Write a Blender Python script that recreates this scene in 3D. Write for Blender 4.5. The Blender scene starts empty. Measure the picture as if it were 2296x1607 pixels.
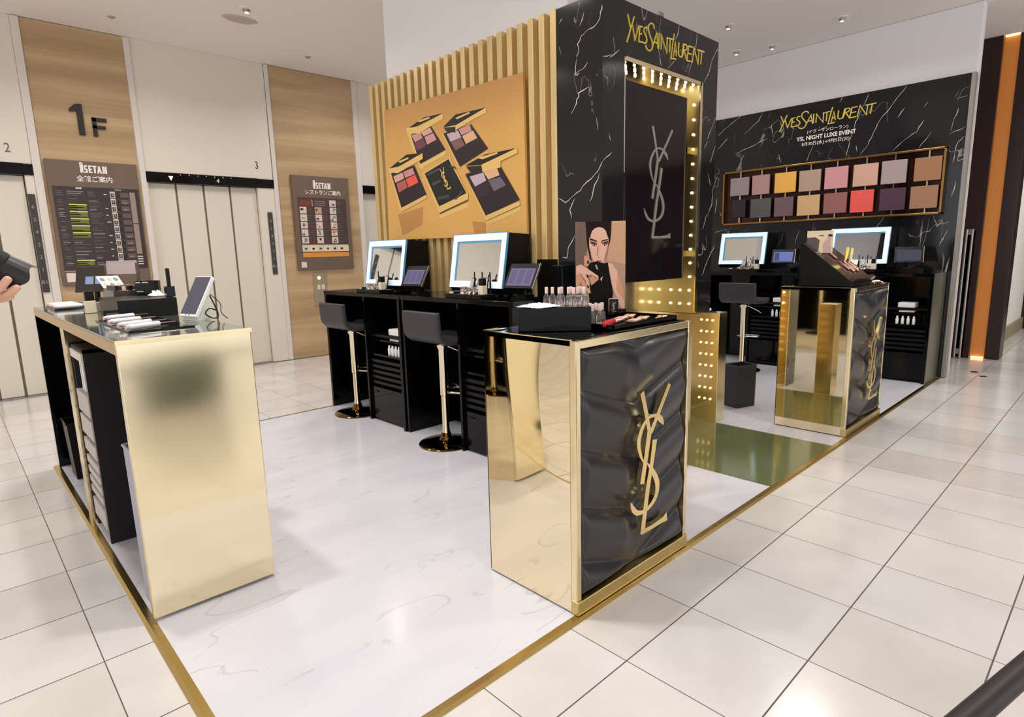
import bpy, bmesh, math, random
from mathutils import Vector, Matrix, Euler
random.seed(7)
S = bpy.context.scene
COL = S.collection
PI = math.pi

# ------------------------------------------------------------------ camera, world, exposure, lights
def make_camera():
    yaw, pitch, roll, f = 0.8136, -0.1758, -0.0253, 1334.207
    loc = Vector((-0.3616, -1.2416, 1.2919))
    cy, sy, cp, sp = math.cos(yaw), math.sin(yaw), math.cos(pitch), math.sin(pitch)
    fw = Vector((cy*cp, sy*cp, sp)); r = Vector((sy, -cy, 0)); u = r.cross(fw)
    c, s = math.cos(roll), math.sin(roll)
    rr = c*r + s*u; uu = c*u - s*r
    cam = bpy.data.cameras.new('camera'); o = bpy.data.objects.new('camera', cam); COL.objects.link(o)
    m = Matrix((rr, uu, -fw)).transposed().to_4x4(); m.translation = loc
    o.matrix_world = m
    cam.sensor_width = 36; cam.sensor_fit = 'HORIZONTAL'; cam.lens = f/2296*36
    cam.clip_start = 0.02; cam.clip_end = 100
    S.camera = o
make_camera()

w = bpy.data.worlds.new('store_ambience'); S.world = w; w.use_nodes = True
bg = w.node_tree.nodes['Background']
bg.inputs['Color'].default_value = (1.0, 0.985, 0.985, 1); bg.inputs['Strength'].default_value = 1.5

S.view_settings.view_transform = 'Standard'; S.view_settings.look = 'None'
S.view_settings.gamma = 1; S.view_settings.use_curve_mapping = False
S.view_settings.exposure = 0.0
S.cycles.use_denoising = True
S.cycles.max_bounces = 10
S.cycles.glossy_bounces = 6

CEIL, CEIL2 = 3.58, 3.37
def ceiling_light(name, loc, power, size=0.5, color=(1, .965, .92)):
    l = bpy.data.lights.new(name, 'AREA'); l.shape = 'DISK'; l.size = size; l.energy = power; l.color = color
    l.spread = math.radians(150)
    o = bpy.data.objects.new(name, l); COL.objects.link(o); o.location = loc
    return o
LIGHTS = [  # recessed ceiling lamps: over the counters, the aisle and the lift lobby
    (-0.04, 1.53, CEIL, 60, .16), (0.75, .67, CEIL, 60, .16), (0.9, -1.2, CEIL, 30), (-1.6, -1.6, CEIL, 40), (0.9, 2.6, CEIL, 26), (1.2, 4.6, CEIL, 60), (-0.9, 4.4, CEIL, 60),
    (3.2, -1.6, CEIL2, 50), (5.2, 0.6, CEIL2, 44), (5.6, -1.4, CEIL2, 44), (5.3, 2.0, CEIL2, 30), (9.6, -1.4, CEIL2, 70), (3.6, 5.0, CEIL, 50)]
for x, y, z, p, s in [(*l, .5) if len(l) == 4 else l for l in LIGHTS]:
    ceiling_light('lamp', (x, y, z-0.012), p*.42, s)

# ------------------------------------------------------------------ helpers
def lin(c):
    return tuple(((v/255)/12.92 if v/255 <= .04045 else ((v/255+.055)/1.055)**2.4) for v in c)
MATS = {}
def mat(name, rgb, rough=.5, metal=0.0, spec=.5, emit=None, es=0, trans=0, ior=1.45, coat=0):
    if name in MATS: return MATS[name]
    m = bpy.data.materials.new(name); m.use_nodes = True
    b = m.node_tree.nodes['Principled BSDF']
    b.inputs['Base Color'].default_value = (*lin(rgb), 1)
    b.inputs['Roughness'].default_value = rough; b.inputs['Metallic'].default_value = metal
    b.inputs['Specular IOR Level'].default_value = spec; b.inputs['IOR'].default_value = ior
    b.inputs['Transmission Weight'].default_value = trans; b.inputs['Coat Weight'].default_value = coat
    if emit: b.inputs['Emission Color'].default_value = (*lin(emit), 1); b.inputs['Emission Strength'].default_value = es
    MATS[name] = m
    return m
class NT:
    """small helper to write node trees"""
    def __init__(s, m): s.t = m.node_tree; s.b = s.t.nodes['Principled BSDF']
    def n(s, typ, **k):
        o = s.t.nodes.new(typ)
        for a, v in k.items():
            if a.startswith('i_'): o.inputs[int(a[2:])].default_value = v
            else: setattr(o, a, v)
        return o
    def l(s, a, b): s.t.links.new(a, b)
    def math(s, op, a, b=None, c=None):
        o = s.n('ShaderNodeMath', operation=op)
        for i, v in enumerate((a, b, c)):
            if v is None: continue
            if isinstance(v, (int, float)): o.inputs[i].default_value = v
            else: s.l(v, o.inputs[i])
        return o.outputs[0]
    def pos(s): return s.n('ShaderNodeNewGeometry').outputs['Position']
    def mapv(s, v, scale=(1, 1, 1), rot=(0, 0, 0), loc=(0, 0, 0)):
        o = s.n('ShaderNodeMapping'); o.inputs['Scale'].default_value = scale; o.inputs['Rotation'].default_value = rot; o.inputs['Location'].default_value = loc
        s.l(v, o.inputs['Vector']); return o.outputs[0]
    def noise(s, v, scale=5, detail=2, rough=.5, dist=0):
        o = s.n('ShaderNodeTexNoise'); s.l(v, o.inputs['Vector'])
        o.inputs['Scale'].default_value = scale; o.inputs['Detail'].default_value = detail; o.inputs['Roughness'].default_value = rough; o.inputs['Distortion'].default_value = dist
        return o.outputs['Fac']
    def ramp(s, fac, *stops):
        o = s.n('ShaderNodeValToRGB'); e = o.color_ramp.elements
        while len(e) < len(stops): e.new(.5)
        for k, (p, c) in enumerate(stops):
            e[k].position = p; e[k].color = (*c, 1) if len(c) == 3 else c
        s.l(fac, o.inputs[0]); return o.outputs[0]
    def mix(s, fac, a, b):
        o = s.n('ShaderNodeMix', data_type='RGBA')
        if isinstance(fac, (int, float)): o.inputs[0].default_value = fac
        else: s.l(fac, o.inputs[0])
        for i, v in ((6, a), (7, b)):
            if isinstance(v, tuple): o.inputs[i].default_value = (*v, 1)
            else: s.l(v, o.inputs[i])
        return o.outputs[2]
    def bump(s, h, strength=.2, dist=.01):
        o = s.n('ShaderNodeBump'); o.inputs['Strength'].default_value = strength; o.inputs['Distance'].default_value = dist
        s.l(h, o.inputs['Height']); s.l(o.outputs[0], s.b.inputs['Normal'])

class MB:
    def __init__(s): s.v = []; s.f = []; s.m = []; s.mi = 0
    def add(s, vs, fs):
        k = len(s.v); s.v += [Vector(p) for p in vs]
        for f in fs: s.f.append([k+i for i in f]); s.m.append(s.mi)
        return s
    def box(s, x0, x1, y0, y1, z0, z1):
        vs = [(x, y, z) for z in (z0, z1) for y in (y0, y1) for x in (x0, x1)]
        return s.add(vs, [(0, 2, 3, 1), (4, 5, 7, 6), (0, 1, 5, 4), (2, 6, 7, 3), (0, 4, 6, 2), (1, 3, 7, 5)])
    def fbox(s, F, u0, u1, v0, v1, w0, w1):
        vs = [F(u, v, q) for q in (w0, w1) for v in (v0, v1) for u in (u0, u1)]
        return s.add(vs, [(0, 2, 3, 1), (4, 5, 7, 6), (0, 1, 5, 4), (2, 6, 7, 3), (0, 4, 6, 2), (1, 3, 7, 5)])
    def prism(s, F, pts, w0, w1):
        n = len(pts)
        a = sum(pts[i][0]*pts[(i+1) % n][1]-pts[(i+1) % n][0]*pts[i][1] for i in range(n))
        if a < 0: pts = pts[::-1]
        vs = [F(u, v, w0) for u, v in pts]+[F(u, v, w1) for u, v in pts]
        fs = [tuple(range(n-1, -1, -1)), tuple(range(n, 2*n))]+[(i, (i+1) % n, n+(i+1) % n, n+i) for i in range(n)]
        return s.add(vs, fs)
    def flat(s, F, pts, w):
        n = len(pts)
        a = sum(pts[i][0]*pts[(i+1) % n][1]-pts[(i+1) % n][0]*pts[i][1] for i in range(n))
        if a < 0: pts = pts[::-1]
        return s.add([F(u, v, w) for u, v in pts], [tuple(range(n))])
    def tube(s, pts, r, n=10, cap=True):
        pts = [Vector(p) for p in pts]; rs = r if isinstance(r, (list, tuple)) else [r]*len(pts)
        k = len(s.v); up = None
        for i, p in enumerate(pts):
            t = (pts[min(i+1, len(pts)-1)]-pts[max(i-1, 0)]).normalized()
            if up is None: up = Vector((0, 0, 1)) if abs(t.z) < .9 else Vector((1, 0, 0))
            a = t.cross(up)
            if a.length < 1e-4: a = t.orthogonal()
            a.normalize(); b = a.cross(t).normalized(); up = b
            for j in range(n):
                q = 2*PI*j/n; s.v.append(p+rs[i]*(math.cos(q)*a+math.sin(q)*b))
        for i in range(len(pts)-1):
            for j in range(n):
                s.f.append([k+i*n+j, k+i*n+(j+1) % n, k+(i+1)*n+(j+1) % n, k+(i+1)*n+j]); s.m.append(s.mi)
        if cap:
            s.f.append([k+j for j in range(n-1, -1, -1)]); s.m.append(s.mi)
            e = k+(len(pts)-1)*n; s.f.append([e+j for j in range(n)]); s.m.append(s.mi)
        return s
    def lathe(s, c, prof, n=20, M=None):
        k = len(s.v); c = Vector(c)
        for r, z in prof:
            for j in range(n):
                q = 2*PI*j/n; p = Vector((r*math.cos(q), r*math.sin(q), z))
                s.v.append(c+(M @ p if M else p))
        for i in range(len(prof)-1):
            for j in range(n):
                s.f.append([k+i*n+j, k+i*n+(j+1) % n, k+(i+1)*n+(j+1) % n, k+(i+1)*n+j]); s.m.append(s.mi)
        s.f.append([k+j for j in range(n-1, -1, -1)]); s.m.append(s.mi)
        e = k+(len(prof)-1)*n; s.f.append([e+j for j in range(n)]); s.m.append(s.mi)
        return s
    def ball(s, c, rx, ry, rz, n=12, m=8):
        prof = [(max(1e-4, math.sin(PI*i/m)), -math.cos(PI*i/m)) for i in range(m+1)]
        return s.lathe(c, prof, n, Matrix(((rx, 0, 0), (0, ry, 0), (0, 0, rz))))
    def ribbon(s, F, pts, w0, w1, wd=None):
        P = [Vector((p[0], p[1])) for p in pts]; W = [wd if wd else p[2] for p in pts]
        L, R = [], []
        for i, p in enumerate(P):
            d0 = (P[i]-P[i-1]).normalized() if i else None
            d1 = (P[i+1]-P[i]).normalized() if i < len(P)-1 else None
            if d0 is None: d0 = d1
            if d1 is None: d1 = d0
            t = (d0+d1)
            t = d1 if t.length < 1e-3 else t.normalized()
            nrm = Vector((-t.y, t.x)); kk = 1/max(.45, abs(t.dot(d1)))
            L.append(p+nrm*W[i]*.5*kk); R.append(p-nrm*W[i]*.5*kk)
        for i in range(len(P)-1):
            q = [L[i], R[i], R[i+1], L[i+1]]
            s.prism(F, [(a.x, a.y) for a in q], w0, w1)
        return s
    def build(s, name, m, parent=None, smooth=False, bevel=0, seg=2):
        org = ORG.get(parent.name, Vector()) if parent else Vector()
        me = bpy.data.meshes.new(name)
        me.from_pydata([p-org for p in s.v], [], s.f)
        ms = m if isinstance(m, (list, tuple)) else [m]
        for x in ms: me.materials.append(x)
        for p, i in zip(me.polygons, s.m): p.material_index = min(i, len(ms)-1)
        bm = bmesh.new(); bm.from_mesh(me)
        if not getattr(s, 'keep', False): bmesh.ops.recalc_face_normals(bm, faces=bm.faces)
        bm.to_mesh(me); bm.free()
        if smooth:
            for p in me.polygons: p.use_smooth = True
            if smooth != 'all':
                me.set_sharp_from_angle(angle=math.radians(40))
        o = bpy.data.objects.new(name, me); COL.objects.link(o)
        if parent: o.parent = parent; ORG[o.name] = org
        if bevel:
            b = o.modifiers.new('bevel', 'BEVEL'); b.width = bevel; b.segments = seg; b.limit_method = 'ANGLE'; b.angle_limit = math.radians(50)
            b.harden_normals = False
        return o
ORG = {}
def tag(o, label=None, cat=None, group=None, kind=None):
    if label: o['label'] = label
    if cat: o['category'] = cat
    if group: o['group'] = group
    if kind: o['kind'] = kind
    return o
def thing(name, label, cat, loc=(0, 0, 0), group=None, rz=0):
    o = bpy.data.objects.new(name, None); COL.objects.link(o); o.location = loc; o.rotation_euler = (0, 0, rz)
    o.empty_display_size = .05
    ORG[o.name] = Vector(loc) if not rz else Vector()
    return tag(o, label, cat, group)
def solo(o, label, cat, group=None): return tag(o, label, cat, group)
def struct(o): o['kind'] = 'structure'; return o
def dup(root, loc=None, rz=None, label=None, group=None):
    def cp(o, par):
        c = o.copy(); COL.objects.link(c)
        if par: c.parent = par
        for ch in list(o.children): cp(ch, c)
        return c
    r = cp(root, None)
    if loc is not None: r.location = loc
    if rz is not None: r.rotation_euler = (0, 0, rz)
    if label: r['label'] = label
    if group: r['group'] = group
    return r
def frame(o, r, u):
    o, r, u = Vector(o), Vector(r).normalized(), Vector(u).normalized(); n = r.cross(u)
    return lambda a, b, c=0: o+a*r+b*u+c*n
def FX(x, y=0, z=0): return frame((x, y, z), (0, -1, 0), (0, 0, 1))      # faces -X, u runs to -Y
def FY(y, x=0, z=0): return frame((x, y, z), (1, 0, 0), (0, 0, 1))       # faces -Y, u runs to +X
def text(name, s, size, o, r, u, m, parent=None, ext=.001, align='CENTER', sx=1.0, bold=0.0):
    cu = bpy.data.curves.new(name, 'FONT'); cu.body = s; cu.size = size; cu.extrude = ext; cu.align_x = align; cu.align_y = 'CENTER'
    cu.offset = bold; cu.resolution_u = 4
    ob = bpy.data.objects.new('tmp', cu); COL.objects.link(ob)
    dg = bpy.context.evaluated_depsgraph_get(); me = bpy.data.meshes.new_from_object(ob.evaluated_get(dg))
    bpy.data.objects.remove(ob); bpy.data.curves.remove(cu)
    F = frame(o, r, u)
    org = ORG.get(parent.name, Vector()) if parent else Vector()
    for v in me.vertices: v.co = F(v.co.x*sx, v.co.y, v.co.z)-org
    me.materials.clear(); me.materials.append(m); me.name = name
    t = bpy.data.objects.new(name, me); COL.objects.link(t)
    if parent: t.parent = parent; ORG[t.name] = org
    return t
def smooth_path(pts, k=4):
    out = []
    n = len(pts)
    for i in range(n-1):
        p0, p1, p2, p3 = pts[max(i-1, 0)], pts[i], pts[i+1], pts[min(i+2, n-1)]
        for j in range(k):
            t = j/k
            out.append(tuple(.5*((2*b)+(-a+c)*t+(2*a-5*b+4*c-d)*t*t+(-a+3*b-3*c+d)*t**3) for a, b, c, d in zip(p0, p1, p2, p3)))
    out.append(tuple(pts[-1])); return out
# traced outlines, metres on their own planes
LOGO = [[(-0.104,0.998,0.0427),(-0.056,0.854,0.0391),(-0.011,0.705,0.0398)],[(0.224,1.0,0.0371),(0.116,0.852,0.0375),(0.004,0.702,0.0391)],[(-0.011,0.725,0.0517),(-0.049,0.547,0.0473),(-0.092,0.362,0.048)],[(0.155,0.723,0.0078),(0.12,0.769,0.0477),(0.048,0.811,0.0254),(-0.034,0.808,0.0234),(-0.099,0.755,0.0356),(-0.139,0.67,0.04),(-0.118,0.577,0.0288),(-0.074,0.504,0.008)],[(-0.042,0.499,0.008),(0.023,0.429,0.0358),(0.085,0.33,0.0517),(0.083,0.24,0.0438),(0.018,0.18,0.0334),(-0.076,0.159,0.0287),(-0.155,0.178,0.0364),(-0.201,0.224,0.0358),(-0.224,0.27,0.006)],[(0.049,0.642,0.0537),(0.019,0.494,0.0437),(-0.028,0.31,0.0477),(-0.085,0.0,0.0483)],[(-0.092,0.012,0.0328),(0.046,0.012,0.0298),(0.168,0.018,0.0398),(0.219,0.028,0.0697)]]
WORD = [[(0.0,0.14),(0.016,0.1),(0.034,0.062)],[(0.072,0.142),(0.05,0.096),(0.034,0.062),(0.012,0.012),(-0.008,-0.032)],[(0.052,0.086),(0.082,0.001),(0.126,0.1)],[(0.136,0.096),(0.125,-0.001)],[(0.136,0.096),(0.166,0.099)],[(0.129,0.048),(0.16,0.055)],[(0.125,-0.001),(0.164,0.002)],[(0.221,0.101),(0.202,0.104),(0.186,0.092),(0.185,0.075),(0.201,0.059),(0.219,0.04),(0.22,0.021),(0.202,0.004),(0.176,0.003),(0.167,0.008)],[(0.31,0.117),(0.298,0.141),(0.266,0.144),(0.239,0.123),(0.24,0.092),(0.264,0.057),(0.29,0.023),(0.285,-0.013),(0.257,-0.033),(0.227,-0.03),(0.204,-0.008)],[(0.292,0.007),(0.34,0.098),(0.36,0.001)],[(0.31,0.034),(0.352,0.036)],[(0.369,0.104),(0.368,0.002)],[(0.397,0.003),(0.398,0.097),(0.472,-0.003),(0.474,0.096)],[(0.466,0.094),(0.542,0.099)],[(0.511,0.098),(0.506,0.004)],[(0.565,0.142),(0.543,0.052),(0.528,-0.03),(0.596,-0.024)],[(0.559,-0.015),(0.581,0.088),(0.602,-0.003)],[(0.574,0.023),(0.594,0.028)],[(0.63,0.096),(0.625,0.029),(0.639,0.006),(0.663,0.006),(0.684,0.023),(0.699,0.097)],[(0.691,0.099),(0.673,-0.0)],[(0.691,0.099),(0.733,0.099),(0.743,0.084),(0.725,0.064),(0.681,0.051)],[(0.704,0.055),(0.745,-0.004)],[(0.762,0.099),(0.745,-0.006)],[(0.762,0.099),(0.818,0.101)],[(0.752,0.047),(0.806,0.049)],[(0.745,-0.006),(0.811,-0.0)],[(0.821,-0.004),(0.841,0.106),(0.908,0.002),(0.917,0.102)],[(0.893,0.099),(0.998,0.103)],[(0.959,0.102),(0.946,0.005)]]
ART = [('amber_dark',[(3.032,1.623),(2.669,1.66),(2.696,1.526),(2.976,1.451)]),('gold_print',[(2.474,1.589),(2.121,1.655),(2.13,1.618),(2.47,1.556)]),('gold_print',[(1.937,1.514),(1.594,1.587),(1.6,1.556),(1.938,1.481)]),('amber_dark',[(2.086,1.519),(1.943,1.503),(1.947,1.421),(2.067,1.425)]),('gold_print',[(2.847,2.253),(2.709,2.207),(2.645,1.935),(2.688,1.948)]),('dark_print',[(2.79,2.212),(2.52,2.23),(2.358,2.042),(2.682,1.98)]),('gold_print',[(2.682,1.977),(2.359,2.035),(2.358,2.007),(2.681,1.947)]),('c_rose',[(2.783,2.207),(2.657,2.208),(2.636,2.164),(2.736,2.147)]),('c_pink',[(2.653,2.207),(2.535,2.224),(2.507,2.186),(2.618,2.174)]),('c_plum',[(2.748,2.14),(2.623,2.156),(2.594,2.102),(2.712,2.084)]),('c_mauve',[(2.61,2.168),(2.497,2.179),(2.462,2.127),(2.58,2.108)]),('black_print',[(2.847,2.258),(2.605,2.307),(2.373,2.295),(2.689,2.261)]),('gold_print',[(2.846,2.27),(2.69,2.253),(2.373,2.294),(2.372,2.259),(2.68,2.203),(2.842,2.23)]),('gold_print',[(2.701,2.295),(2.536,2.299),(2.529,2.288),(2.658,2.282)]),('gold_print',[(2.39,2.159),(2.298,2.16),(2.187,1.902),(2.213,1.897)]),('dark_print',[(2.377,2.157),(2.061,2.17),(1.891,1.986),(2.2,1.903)]),('c_lilac',[(2.335,2.146),(2.206,2.153),(2.172,2.099),(2.296,2.087)]),('c_rose',[(2.198,2.159),(2.073,2.169),(2.058,2.126),(2.168,2.114)]),('c_brown',[(2.29,2.083),(2.173,2.096),(2.135,2.042),(2.243,2.021)]),('c_peach',[(2.16,2.107),(2.042,2.126),(2.0,2.07),(2.123,2.048)]),('black_print',[(2.373,2.202),(2.227,2.261),(1.9,2.249),(2.219,2.185)]),('gold_print',[(2.374,2.198),(2.225,2.19),(1.9,2.249),(1.899,2.216),(2.06,2.192),(2.221,2.159),(2.235,2.135),(2.233,2.176)]),('dark_print',[(2.367,2.197),(2.232,2.18),(2.232,2.142),(2.337,2.162)]),('gold_print',[(2.228,2.239),(2.074,2.252),(2.069,2.242),(2.21,2.227)]),('gold_print',[(3.119,1.966),(3.03,1.948),(2.964,1.645),(2.995,1.656)]),('dark_print',[(3.095,1.955),(2.759,1.981),(2.618,1.747),(2.969,1.672)]),('gold_print',[(2.978,1.671),(2.618,1.747),(2.617,1.721),(2.973,1.641)]),('c_pink',[(3.062,1.929),(2.925,1.945),(2.907,1.896),(3.038,1.875)]),('c_rose',[(2.914,1.948),(2.784,1.963),(2.758,1.914),(2.891,1.899)]),('c_brick',[(3.022,1.867),(2.895,1.886),(2.864,1.823),(2.994,1.795)]),('c_coral',[(2.884,1.889),(2.751,1.909),(2.715,1.847),(2.851,1.822)]),('black_print',[(3.125,1.993),(2.858,2.072),(2.649,2.057),(2.976,1.998)]),('gold_print',[(3.124,1.997),(2.976,1.994),(2.642,2.056),(2.641,2.013),(2.998,1.946),(3.124,1.967)]),('gold_print',[(2.972,2.036),(2.837,2.049),(2.83,2.037),(2.957,2.021)]),('gold_print',[(2.65,1.911),(2.31,1.982),(2.115,1.697),(2.466,1.603)]),('black_print',[(2.626,1.904),(2.324,1.972),(2.131,1.71),(2.462,1.649)]),('gold_print',[(2.463,1.647),(2.116,1.72),(2.117,1.674),(2.462,1.6)]),('dark_print',[(2.462,1.598),(2.12,1.667),(2.12,1.662),(2.463,1.592)]),('gold_print',[(2.134,1.851),(2.055,1.849),(1.925,1.517),(1.942,1.522)]),('dark_print',[(2.141,1.848),(1.779,1.869),(1.596,1.629),(1.935,1.548)]),('gold_print',[(1.935,1.548),(1.596,1.622),(1.594,1.594),(1.933,1.514)]),('c_lilac',[(2.093,1.825),(1.944,1.837),(1.918,1.78),(2.039,1.752)]),('c_peach',[(1.944,1.841),(1.807,1.854),(1.782,1.802),(1.895,1.785)]),('c_aub',[(2.039,1.747),(1.912,1.772),(1.865,1.698),(1.976,1.669)]),('c_slate',[(1.895,1.78),(1.772,1.79),(1.72,1.732),(1.842,1.703)]),('black_print',[(2.137,1.904),(1.921,1.951),(1.608,1.951),(1.959,1.89)]),('gold_print',[(1.959,1.89),(1.608,1.952),(1.606,1.92),(1.768,1.889),(1.769,1.85),(1.955,1.842)]),('gold_print',[(2.003,1.939),(1.798,1.95),(1.793,1.94),(1.951,1.924)]),('dark_print',[(2.126,1.895),(1.965,1.883),(1.961,1.843),(2.079,1.852)]),('stripe',[(2.59,1.9),(2.421,1.925),(2.419,1.909),(2.585,1.879)]),('stripe',[(2.54,1.822),(2.427,1.843),(2.422,1.822),(2.527,1.8)]),('stripe',[(2.478,1.719),(2.328,1.723),(2.33,1.703),(2.466,1.694)]),('stripe',[(2.278,1.687),(2.172,1.74),(2.167,1.728),(2.253,1.681)]),('stripe',[(2.314,1.932),(2.25,1.909),(2.239,1.893),(2.315,1.917)])]
ART_LOGO = [(2.463,1.906),(2.367,1.927),(2.292,1.77),(2.379,1.755)]
CH1 = [(2.083,1.976,0.22,0.2),(1.836,1.975,0.196,0.212),(1.566,1.973,0.226,0.214),(1.309,1.967,0.218,0.216),(1.049,1.97,0.22,0.217),(0.778,1.969,0.221,0.214),(0.53,1.97,0.213,0.219),(0.254,1.968,0.215,0.214)]
CH2 = [(2.084,1.729,0.16,0.202),(1.826,1.718,0.228,0.209),(1.57,1.715,0.203,0.207),(1.31,1.712,0.226,0.21),(1.044,1.715,0.221,0.207),(0.794,1.715,0.209,0.218),(0.526,1.712,0.219,0.209),(0.266,1.712,0.22,0.207)]
VEIN_L = [[(0.953,2.61),(0.959,2.573),(0.969,2.545),(1.017,2.507),(1.068,2.508),(1.106,2.485),(1.125,2.449),(1.121,2.407),(1.135,2.386)],[(1.135,2.377),(1.145,2.296),(1.092,2.309),(1.053,2.342)],[(1.149,2.289),(1.115,2.298)],[(1.047,2.209),(1.115,2.189),(1.132,2.159),(1.151,2.12),(1.18,2.082)],[(1.292,1.614),(1.229,1.587),(1.18,1.605),(1.143,1.629),(1.06,1.684),(0.98,1.744),(0.947,1.791)],[(1.155,1.603),(1.193,1.534),(1.181,1.487)],[(1.264,1.257),(1.221,1.247),(1.207,1.313),(1.157,1.385)],[(1.079,2.607),(1.113,2.544)],[(0.969,1.726),(1.002,1.661),(1.037,1.576)],[(1.24,2.62),(1.265,2.601)],[(0.991,2.033),(0.98,1.964)],[(1.267,2.476),(1.253,2.43)]]
VEIN_F = [[(2.455,2.485),(2.497,2.502),(2.567,2.52),(2.669,2.526)],[(2.456,2.347),(2.54,2.374)],[(2.517,2.354),(2.611,2.413)],[(2.543,1.851),(2.457,1.792)],[(2.774,2.596),(2.769,2.553)],[(2.967,2.596),(3.022,2.459),(3.041,2.4)],[(3.236,2.682),(3.217,2.614),(3.175,2.578)],[(3.454,2.683),(3.439,2.595),(3.404,2.513),(3.369,2.431)],[(3.747,2.657),(3.667,2.562),(3.611,2.453),(3.56,2.396)],[(3.198,2.465),(3.111,2.403)],[(3.749,2.202),(3.677,2.1),(3.629,2.033)],[(3.75,2.004),(3.71,1.937),(3.67,1.881)],[(3.787,1.794),(3.726,1.705),(3.72,1.597),(3.663,1.509)],[(3.649,1.53),(3.607,1.422)],[(3.785,1.312),(3.671,1.181),(3.61,1.095)],[(2.553,2.466),(2.568,2.388)],[(2.514,1.949),(2.531,1.909)],[(3.653,1.807),(3.693,1.725)],[(3.591,1.968),(3.639,2.024)],[(3.798,1.644),(3.769,1.533)]]
VEIN_B = [[(0.502,2.761),(0.571,2.678),(0.624,2.586),(0.704,2.497),(0.75,2.4),(0.795,2.271),(0.862,2.178)],[(0.821,2.755),(0.868,2.65),(0.922,2.505),(0.952,2.392),(0.98,2.258),(0.99,2.169)],[(0.316,2.581),(0.345,2.539)],[(0.336,2.425),(0.385,2.333),(0.48,2.273),(0.575,2.174)],[(0.27,2.306),(0.313,2.24),(0.359,2.167)],[(0.017,2.58),(0.098,2.569)],[(0.076,2.487),(0.105,2.387),(0.12,2.292)],[(0.016,2.311),(0.125,2.266)],[(0.016,2.232),(0.057,2.185),(0.08,2.009)],[(1.062,2.773),(1.088,2.72)],[(1.888,2.773),(1.918,2.692),(2.089,2.565)],[(1.816,2.48),(1.964,2.425),(2.106,2.389),(2.178,2.353)],[(1.778,2.625),(1.759,2.483)],[(1.682,2.289),(1.655,2.199)],[(1.272,2.522),(1.269,2.481),(1.191,2.509)],[(1.322,2.346),(1.357,2.247),(1.384,2.166)],[(2.123,2.77),(2.315,2.668),(2.414,2.592)],[(2.285,2.55),(2.408,2.441)],[(0.503,2.564),(0.556,2.481)],[(0.906,2.277),(0.893,2.216)],[(2.079,2.341),(2.146,2.19)],[(0.966,1.463),(1.014,1.298)],[(1.417,1.462),(1.452,1.31)],[(1.249,1.476),(1.262,1.348)],[(0.068,1.403),(0.119,1.254)],[(0.043,1.842),(0.062,1.698)],[(0.167,1.445),(0.058,1.477)],[(0.583,1.584),(0.663,1.449)]]
# ------------------------------------------------------------------ materials
def gold(name, rgb, rough, metal=1.0): return mat(name, rgb, rough, metal)
GOLD_MIRROR = gold('gold_mirror', (245, 232, 200), .03)
GOLD_SATIN = gold('gold_satin', (242, 226, 186), .14)
GOLD_TRIM = gold('gold_trim', (208, 184, 122), .22)
GOLD_SIGN = gold('gold_sign_letters', (232, 210, 104), .35, .35)
GOLD_LOGO = gold('gold_polished_logo', (246, 222, 160), .12)
BLACK_GLOSS = mat('black_gloss', (6, 6, 8), .09, spec=.28)
BLACK_SATIN = mat('black_satin', (9, 9, 10), .35, spec=.3)
BLACK_MATTE = mat('black_matte', (22, 21, 23), .6)
BLACK_LEATHER = mat('black_leather', (40, 39, 43), .31, spec=.65)
CHARCOAL = mat('charcoal_leather', (58, 57, 62), .45)
WHITE = mat('white_plastic', (236, 236, 240), .35)
PAPER = mat('white_paper', (240, 238, 236), .8)
STEEL = mat('brushed_steel', (168, 162, 156), .35, 1)
CHROME = mat('chrome', (225, 222, 216), .08, 1)
MIRROR = mat('mirror_glass', (235, 238, 238), .02, 1)
SCREEN = mat('dark_screen', (24, 18, 21), .08, spec=.4)
SILVER = mat('silver_print', (172, 164, 160), .3, .6)
LED = mat('warm_bulb', (255, 244, 220), .4, emit=(255, 238, 200), es=5)
POST_LED = mat('soft_bulb', (255, 226, 160), .4, emit=(255, 222, 150), es=1.6)
LED_W = mat('white_bulb', (255, 252, 244), .4, emit=(255, 250, 240), es=6)
FRAME_LIGHT = mat('lit_mirror_frame', (225, 240, 255), .4, emit=(205, 232, 255), es=.5)
FRAME_BLUE = mat('pale_blue_edge', (90, 150, 185), .3, emit=(60, 140, 190), es=.12)
CLEAR = mat('clear_acrylic', (238, 234, 236), .04, trans=.95, ior=1.3)
GLASS = mat('clear_glass', (255, 252, 253), .02, trans=.97, ior=1.42)
PINKCAP = mat('pale_pink_cap', (222, 196, 190), .3)
WHITE_WALL = mat('white_wall_paint', (240, 239, 242), .7)
IVORY = mat('ivory_panel', (226, 217, 204), .42)
IVORY_EDGE = mat('ivory_post', (222, 214, 208), .4)
DOORM = mat('lift_door_panel', (222, 214, 200), .35)
GAP = mat('dark_gap', (136, 126, 114), .7)
CEILM = mat('ceiling_paint', (244, 238, 232), .8)
DWOOD = mat('dark_lacquered_wood', (44, 20, 17), .28)
ORANGE = mat('lit_wood_slot', (196, 124, 58), .4, emit=(224, 134, 56), es=.2)
BROWN = mat('directory_brown', (112, 93, 80), .45)
BROWN_D = mat('directory_dark', (58, 46, 44), .3)
SIGNW = mat('sign_white', (238, 232, 226), .6)
INK = mat('sign_black', (24, 20, 20), .5)
SKIN = mat('skin', (226, 176, 150), .5)
RED = mat('red_fabric', (190, 22, 34), .5)
BEIGE = mat('beige_liquid', (196, 158, 128), .3)
ROSEGOLD = gold('rose_gold', (232, 196, 170), .2)
POCKET = mat('dark_brown_acrylic', (66, 52, 54), .15)
BLUEUI = mat('tablet_blue_screen', (96, 112, 168), .2, emit=(88, 110, 190), es=.22)
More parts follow.
